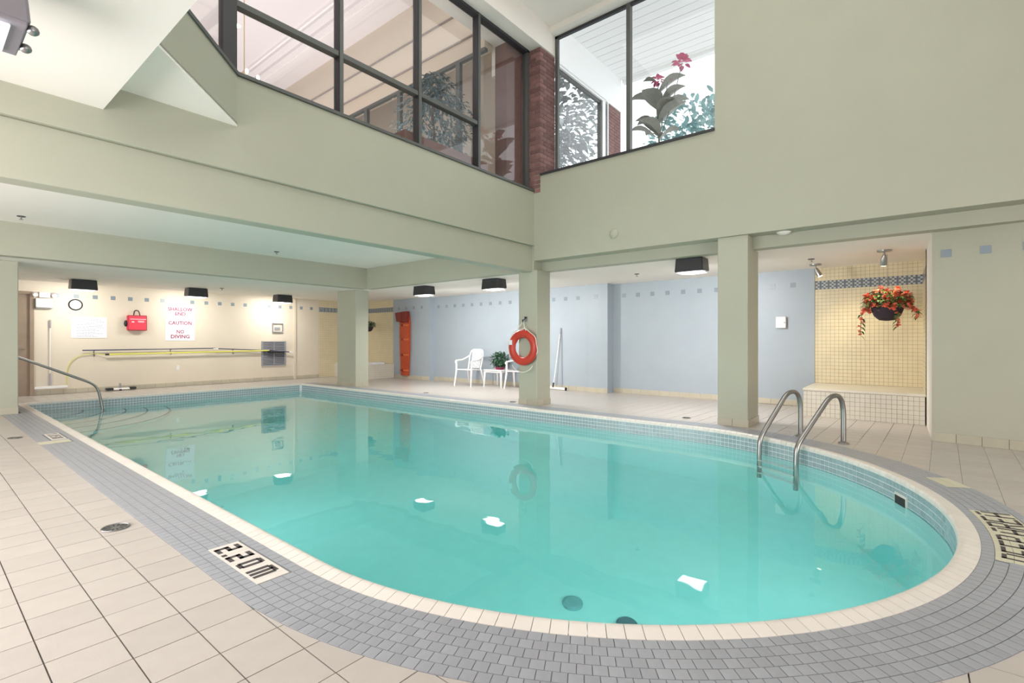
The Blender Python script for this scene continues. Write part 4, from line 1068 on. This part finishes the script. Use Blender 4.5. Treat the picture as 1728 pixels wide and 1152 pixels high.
t = thing('thermostat_cover', 'clear guard box over a small control above the grille', 'control box', (7.02, YWL, 1.56))
part('guard', MB().box(6.87, 6.885, YWL - .06, YWL, 1.43, 1.70).box(7.165, 7.18, YWL - .06, YWL, 1.43, 1.70).box(6.885, 7.165, YWL - .06, YWL, 1.685, 1.70).box(6.885, 7.165, YWL - .06, YWL, 1.43, 1.455), 'vent_grey', t)
part('control', MB().box(6.94, 7.10, YWL - .03, YWL, 1.50, 1.58), 'vent_grey', t, bevel=.005)
t = thing('wall_socket', 'cream wall socket below the yellow pole', 'socket', (4.45, YWL, .487))
part('plate', MB().box(4.415, 4.485, YWL - .012, YWL, .43, .545), 'white_plastic', t, bevel=.003)
t = thing('emergency_light', 'white twin head emergency light above the door edge', 'light fitting', (1.92, YWL, 2.2))
part('casing', MB().box(1.83, 2.01, YWL - .10, YWL, 2.12, 2.24), 'white_plastic', t, bevel=.008)
for x in (1.77, 2.07): part('lamp_head', MB().tube([(x, YWL - .04, 2.2), (x, YWL - .13, 2.17)], [.05, .042], 12), 'white_plastic', t, True)
t = thing('wall_box', 'white box unit on the wall under the emergency light', 'wall unit', (1.88, YWL, 2.0))
part('cabinet', MB().box(1.775, 2.05, YWL - .13, YWL, 1.915, 2.10), 'white_plastic', t, bevel=.004)
part('underside_shade', MB().box(1.775, 2.05, YWL - .13, YWL, 1.895, 1.914), 'vent_grey', t)  # grey plate paints the shade under the white box
# squeegees and brush
t = thing('floor_squeegee', 'white floor squeegee hung on the far wall by the door', 'squeegee', (2.01, YWL, 0.16))
part('pole', MB().tube([(2.01, YWL - .05, 1.62), (2.01, YWL - .05, .20)], .010, 8), 'white_plastic', t)
part('grip', MB().tube([(2.01, YWL - .05, 1.64), (2.01, YWL - .05, 1.46)], .017, 8), 'vent_grey', t)
part('coupling', MB().tube([(2.01, YWL - .05, .47), (2.01, YWL - .05, .20)], .018, 8), 'ink_grey', t)
part('blade', MB().box(1.755, 2.305, YWL - .08, YWL - .03, .13, .19), 'white_plastic', t, bevel=.012)
t = thing('floor_brush', 'white pool vacuum head with dark ends lying by the far wall', 'brush', (3.23, 14.62, 0))
part('brush_bar', MB().hull8([(2.99, 14.56, .025), (3.47, 14.56, .025), (3.47, 14.68, .025), (2.99, 14.68, .025)], [(3.0, 14.58, .06), (3.46, 14.58, .06), (3.46, 14.66, .06), (3.0, 14.66, .06)]), 'white_plastic', t, bevel=.01)
for x0 in (2.96, 3.40): part('end_cap', MB().box(x0, x0 + .13, 14.55, 14.69, .02, .075), 'black', t, bevel=.012)
part('swivel', MB().tube([(3.23, 14.62, .055), (3.23, 14.64, .17)], [.03, .018], 10), 'vent_grey', t)
part('wheel', MB().tube([(3.20, 14.56, .02), (3.24, 14.56, .02)], .02, 10), 'black', t)
t = thing('floor_squeegee', 'white floor squeegee leaning on the blue wall behind the life ring pillar', 'squeegee', (9.86, 6.6, 0))
part('blade', MB().hull8([(9.83, 6.36, .01), (9.87, 6.36, .01), (9.98, 6.95, .01), (9.94, 6.95, .01)], [(9.83, 6.36, .07), (9.87, 6.36, .07), (9.98, 6.95, .07), (9.94, 6.95, .07)]), 'white_plastic', t, bevel=.01)
part('end_cap', MB().box(9.825, 9.875, 6.335, 6.365, .005, .075), 'black', t)
part('pole', MB().tube([(9.90, 6.745, .06), (10.0, 6.60, 1.42)], .012, 8), 'white_plastic', t)
part('coupling', MB().tube([(9.898, 6.75, .06), (9.905, 6.737, .17)], .02, 8), 'black', t)
part('grip', MB().tube([(9.995, 6.605, 1.34), (10.005, 6.595, 1.49)], .019, 8), 'vent_grey', t)
part('cord', MB().tube([(10.0, 6.575, 1.44), (10.0, 6.55, .01)], .006, 6), 'vent_grey', t)
# rescue board
t = thing('rescue_board', 'long orange rescue board with straps hung on the blue wall', 'rescue board', (9.85, 12.25, .1))
b = MB()
prf = [(.10, .17), (.30, .185), (.9, .225), (1.3, .235), (1.75, .235), (1.95, .21), (2.0, .17)]
for i in range(len(prf) - 1):
    (za, wa_), (zb, wb2) = prf[i], prf[i + 1]
    b.hull8([(9.78, 12.24 - wa_, za), (9.83, 12.24 - wa_, za), (9.83, 12.24 + wa_, za), (9.78, 12.24 + wa_, za)], [(9.78, 12.24 - wb2, zb), (9.83, 12.24 - wb2, zb), (9.83, 12.24 + wb2, zb), (9.78, 12.24 + wb2, zb)])
part('board', b, 'board_orange', t)
part('head_block', MB().hull8([(9.66, 12.02, 1.76), (9.78, 12.02, 1.74), (9.78, 12.24, 1.74), (9.66, 12.24, 1.76)], [(9.66, 11.99, 2.08), (9.78, 11.99, 2.08), (9.78, 12.23, 2.08), (9.66, 12.23, 2.08)]), 'dark_red', t, bevel=.015)
part('head_block', MB().hull8([(9.66, 12.26, 1.74), (9.78, 12.26, 1.74), (9.78, 12.50, 1.76), (9.66, 12.50, 1.78)], [(9.66, 12.25, 2.07), (9.78, 12.25, 2.07), (9.78, 12.56, 2.05), (9.66, 12.56, 2.05)]), 'dark_red', t, bevel=.015)
for z in (1.66, 1.22, .74, .26):
    s_ = part('strap', MB().box(9.765, 9.779, 12.03, 12.46, z - .022, z + .022), 'strap_orange', t)
    part('buckle', MB().box(9.745, 9.765, 12.28, 12.38, z - .03, z + .03), 'dark_red', s_)
# towels on the far bench
for i in range(2):
    t = tag(part('folded_towel', MB().box(9.0, 9.5, 12.85 + .02 * i, 13.2, .438 + .035 * i, .472 + .035 * i), 'towel', bevel=.012), ['white folded towel lying on the far bench, lower one', 'white folded towel on top of another on the far bench'][i], 'towel')

# ------------------------------------------------------------------ chairs, table, plant
def chair_proto():
    t = thing('plastic_chair', '', 'chair')
    W_ = .25
    # seat faces -x
    part('seat', MB().hull8([(-.27, -.24, .42), (.20, -.21, .40), (.20, .21, .40), (-.27, .24, .42)], [(-.27, -.24, .445), (.20, -.21, .425), (.20, .21, .425), (-.27, .24, .445)]), 'white_plastic', t, bevel=.01)
    for s_ in (-1, 1):
        part('leg', MB().tube([(-.25, .25 * s_, .66), (-.25, .245 * s_, .42), (-.31, .27 * s_, 0)], [.02, .026, .016], 8), 'white_plastic', t, True)
        part('leg', MB().tube([(.20, .22 * s_, .42), (.30, .25 * s_, 0)], [.026, .016], 8), 'white_plastic', t, True)
        part('armrest', MB().tube(bez([(-.27, .255 * s_, .60), (-.27, .26 * s_, .66), (.05, .27 * s_, .68), (.27, .22 * s_, .78)], .06), .021, 8), 'white_plastic', t, True)
    # back frame with slats
    part('back_frame', MB().tube(bez([(.19, -.20, .42), (.29, -.22, .80), (.33, -.18, .94), (.33, .18, .94), (.29, .22, .80), (.19, .20, .42)], .08), .02, 8), 'white_plastic', t, True)
    part('top_rail', MB().hull8([(.315, -.17, .86), (.335, -.17, .86), (.335, .17, .86), (.315, .17, .86)], [(.33, -.15, .95), (.35, -.15, .95), (.35, .15, .95), (.33, .15, .95)]), 'white_plastic', t, bevel=.006)
    for i in range(7):
        y = -.135 + .045 * i
        part('slat', MB().hull8([(.205, y - .013, .46), (.215, y - .013, .46), (.215, y + .013, .46), (.205, y + .013, .46)], [(.325, y - .013, .88), (.335, y - .013, .88), (.335, y + .013, .88), (.325, y + .013, .88)]), 'white_plastic', t)
    return t
c1 = chair_proto(); c1['label'] = 'white plastic slatted armchair left of the small table'; c1.location = (9.36, 9.02, 0); c1.rotation_euler.z = R(6)
c2 = copy_tree(c1); c2['label'] = 'white plastic armchair half hidden behind the life ring pillar'; c2.location = (9.62, 7.52, 0); c2.rotation_euler.z = R(-4)
for c in (c1, c2): c['group'] = 'white plastic chairs by the blue wall'
t = thing('side_table', 'low white plastic side table between the chairs', 'table', (9.66, 8.24, 0))
part('table_top', MB().box(9.36, 9.92, 7.94, 8.54, .42, .445), 'white_plastic', t, bevel=.01)
part('apron', MB().box(9.39, 9.89, 7.97, 8.51, .375, .42), 'white_plastic', t)
for (x, y) in ((9.39, 7.97), (9.39, 8.51), (9.89, 7.97), (9.89, 8.51)):
    part('leg', MB().tube([(x, y, .40), (x + (.02 if x > 9.6 else -.02), y + (.02 if y > 8.2 else -.02), 0)], [.03, .018], 8), 'white_plastic', t, True)
t = thing('potted_plant', 'dark leafy plant in a low pot on the side table', 'plant', (9.62, 8.2, .445))
part('pot', MB().lathe([(.10, 0), (.13, .07), (.12, .07)], (9.62, 8.2, .445), 16), 'maroon', t, True)
part('leaves', foliage((9.62, 8.2, .70), .24, 560, .085, 21, (1, 1.1, .75), .3), 'leaf_dark', t, kind='stuff')
fb = MB(); rn = random.Random(8)
for i in range(26):
    a = rn.uniform(0, 6.28); fb.blob((9.62 + .2 * math.cos(a), 8.2 + .2 * math.sin(a), .49 + rn.random() * .2), .009, (1, 1, 1), 5, 3)
part('blossoms', fb, 'sign_white', t, kind='stuff')

# ------------------------------------------------------------------ deck drains
def drain(label, x, y, r_):
    t = thing('floor_drain', label, 'drain', (x, y, 0))
    part('rim', MB().tube([(x + r_ * math.cos(a), y + r_ * math.sin(a), .004) for a in [i * 2 * math.pi / 28 for i in range(28)]], .004, 6, True), 'steel_dark', t)
    part('grate', MB().lathe([(r_, .0005), (r_, .003)], (x, y, 0), 28), 'steel_dark', t)
    for i in range(12):
        a = i * math.pi / 6; c_, s_ = math.cos(a), math.sin(a)
        q = [(x + c_ * r0 - s_ * w_, y + s_ * r0 + c_ * w_) for r0, w_ in ((r_ * .35, -.003), (r_ * .85, -.006), (r_ * .85, .006), (r_ * .35, .003))]
        part('slot', MB().prism(q, .003, .0036), 'drain_hole', t)
drain('round metal floor drain near the left border close to the camera', .848, 3.95, .072)
drain('round floor drain beside the small far depth marker', .848, 8.52, .065)
for (x, y, lb) in ((7.42, 6.0, 'flat floor drain left of the life ring pillar base'), (7.45, 8.55, 'flat floor drain on the far deck near the rescue board'), (7.58, 2.69, 'flat slotted drain beside the right pillar')):
    drain(lb, x, y, .06)
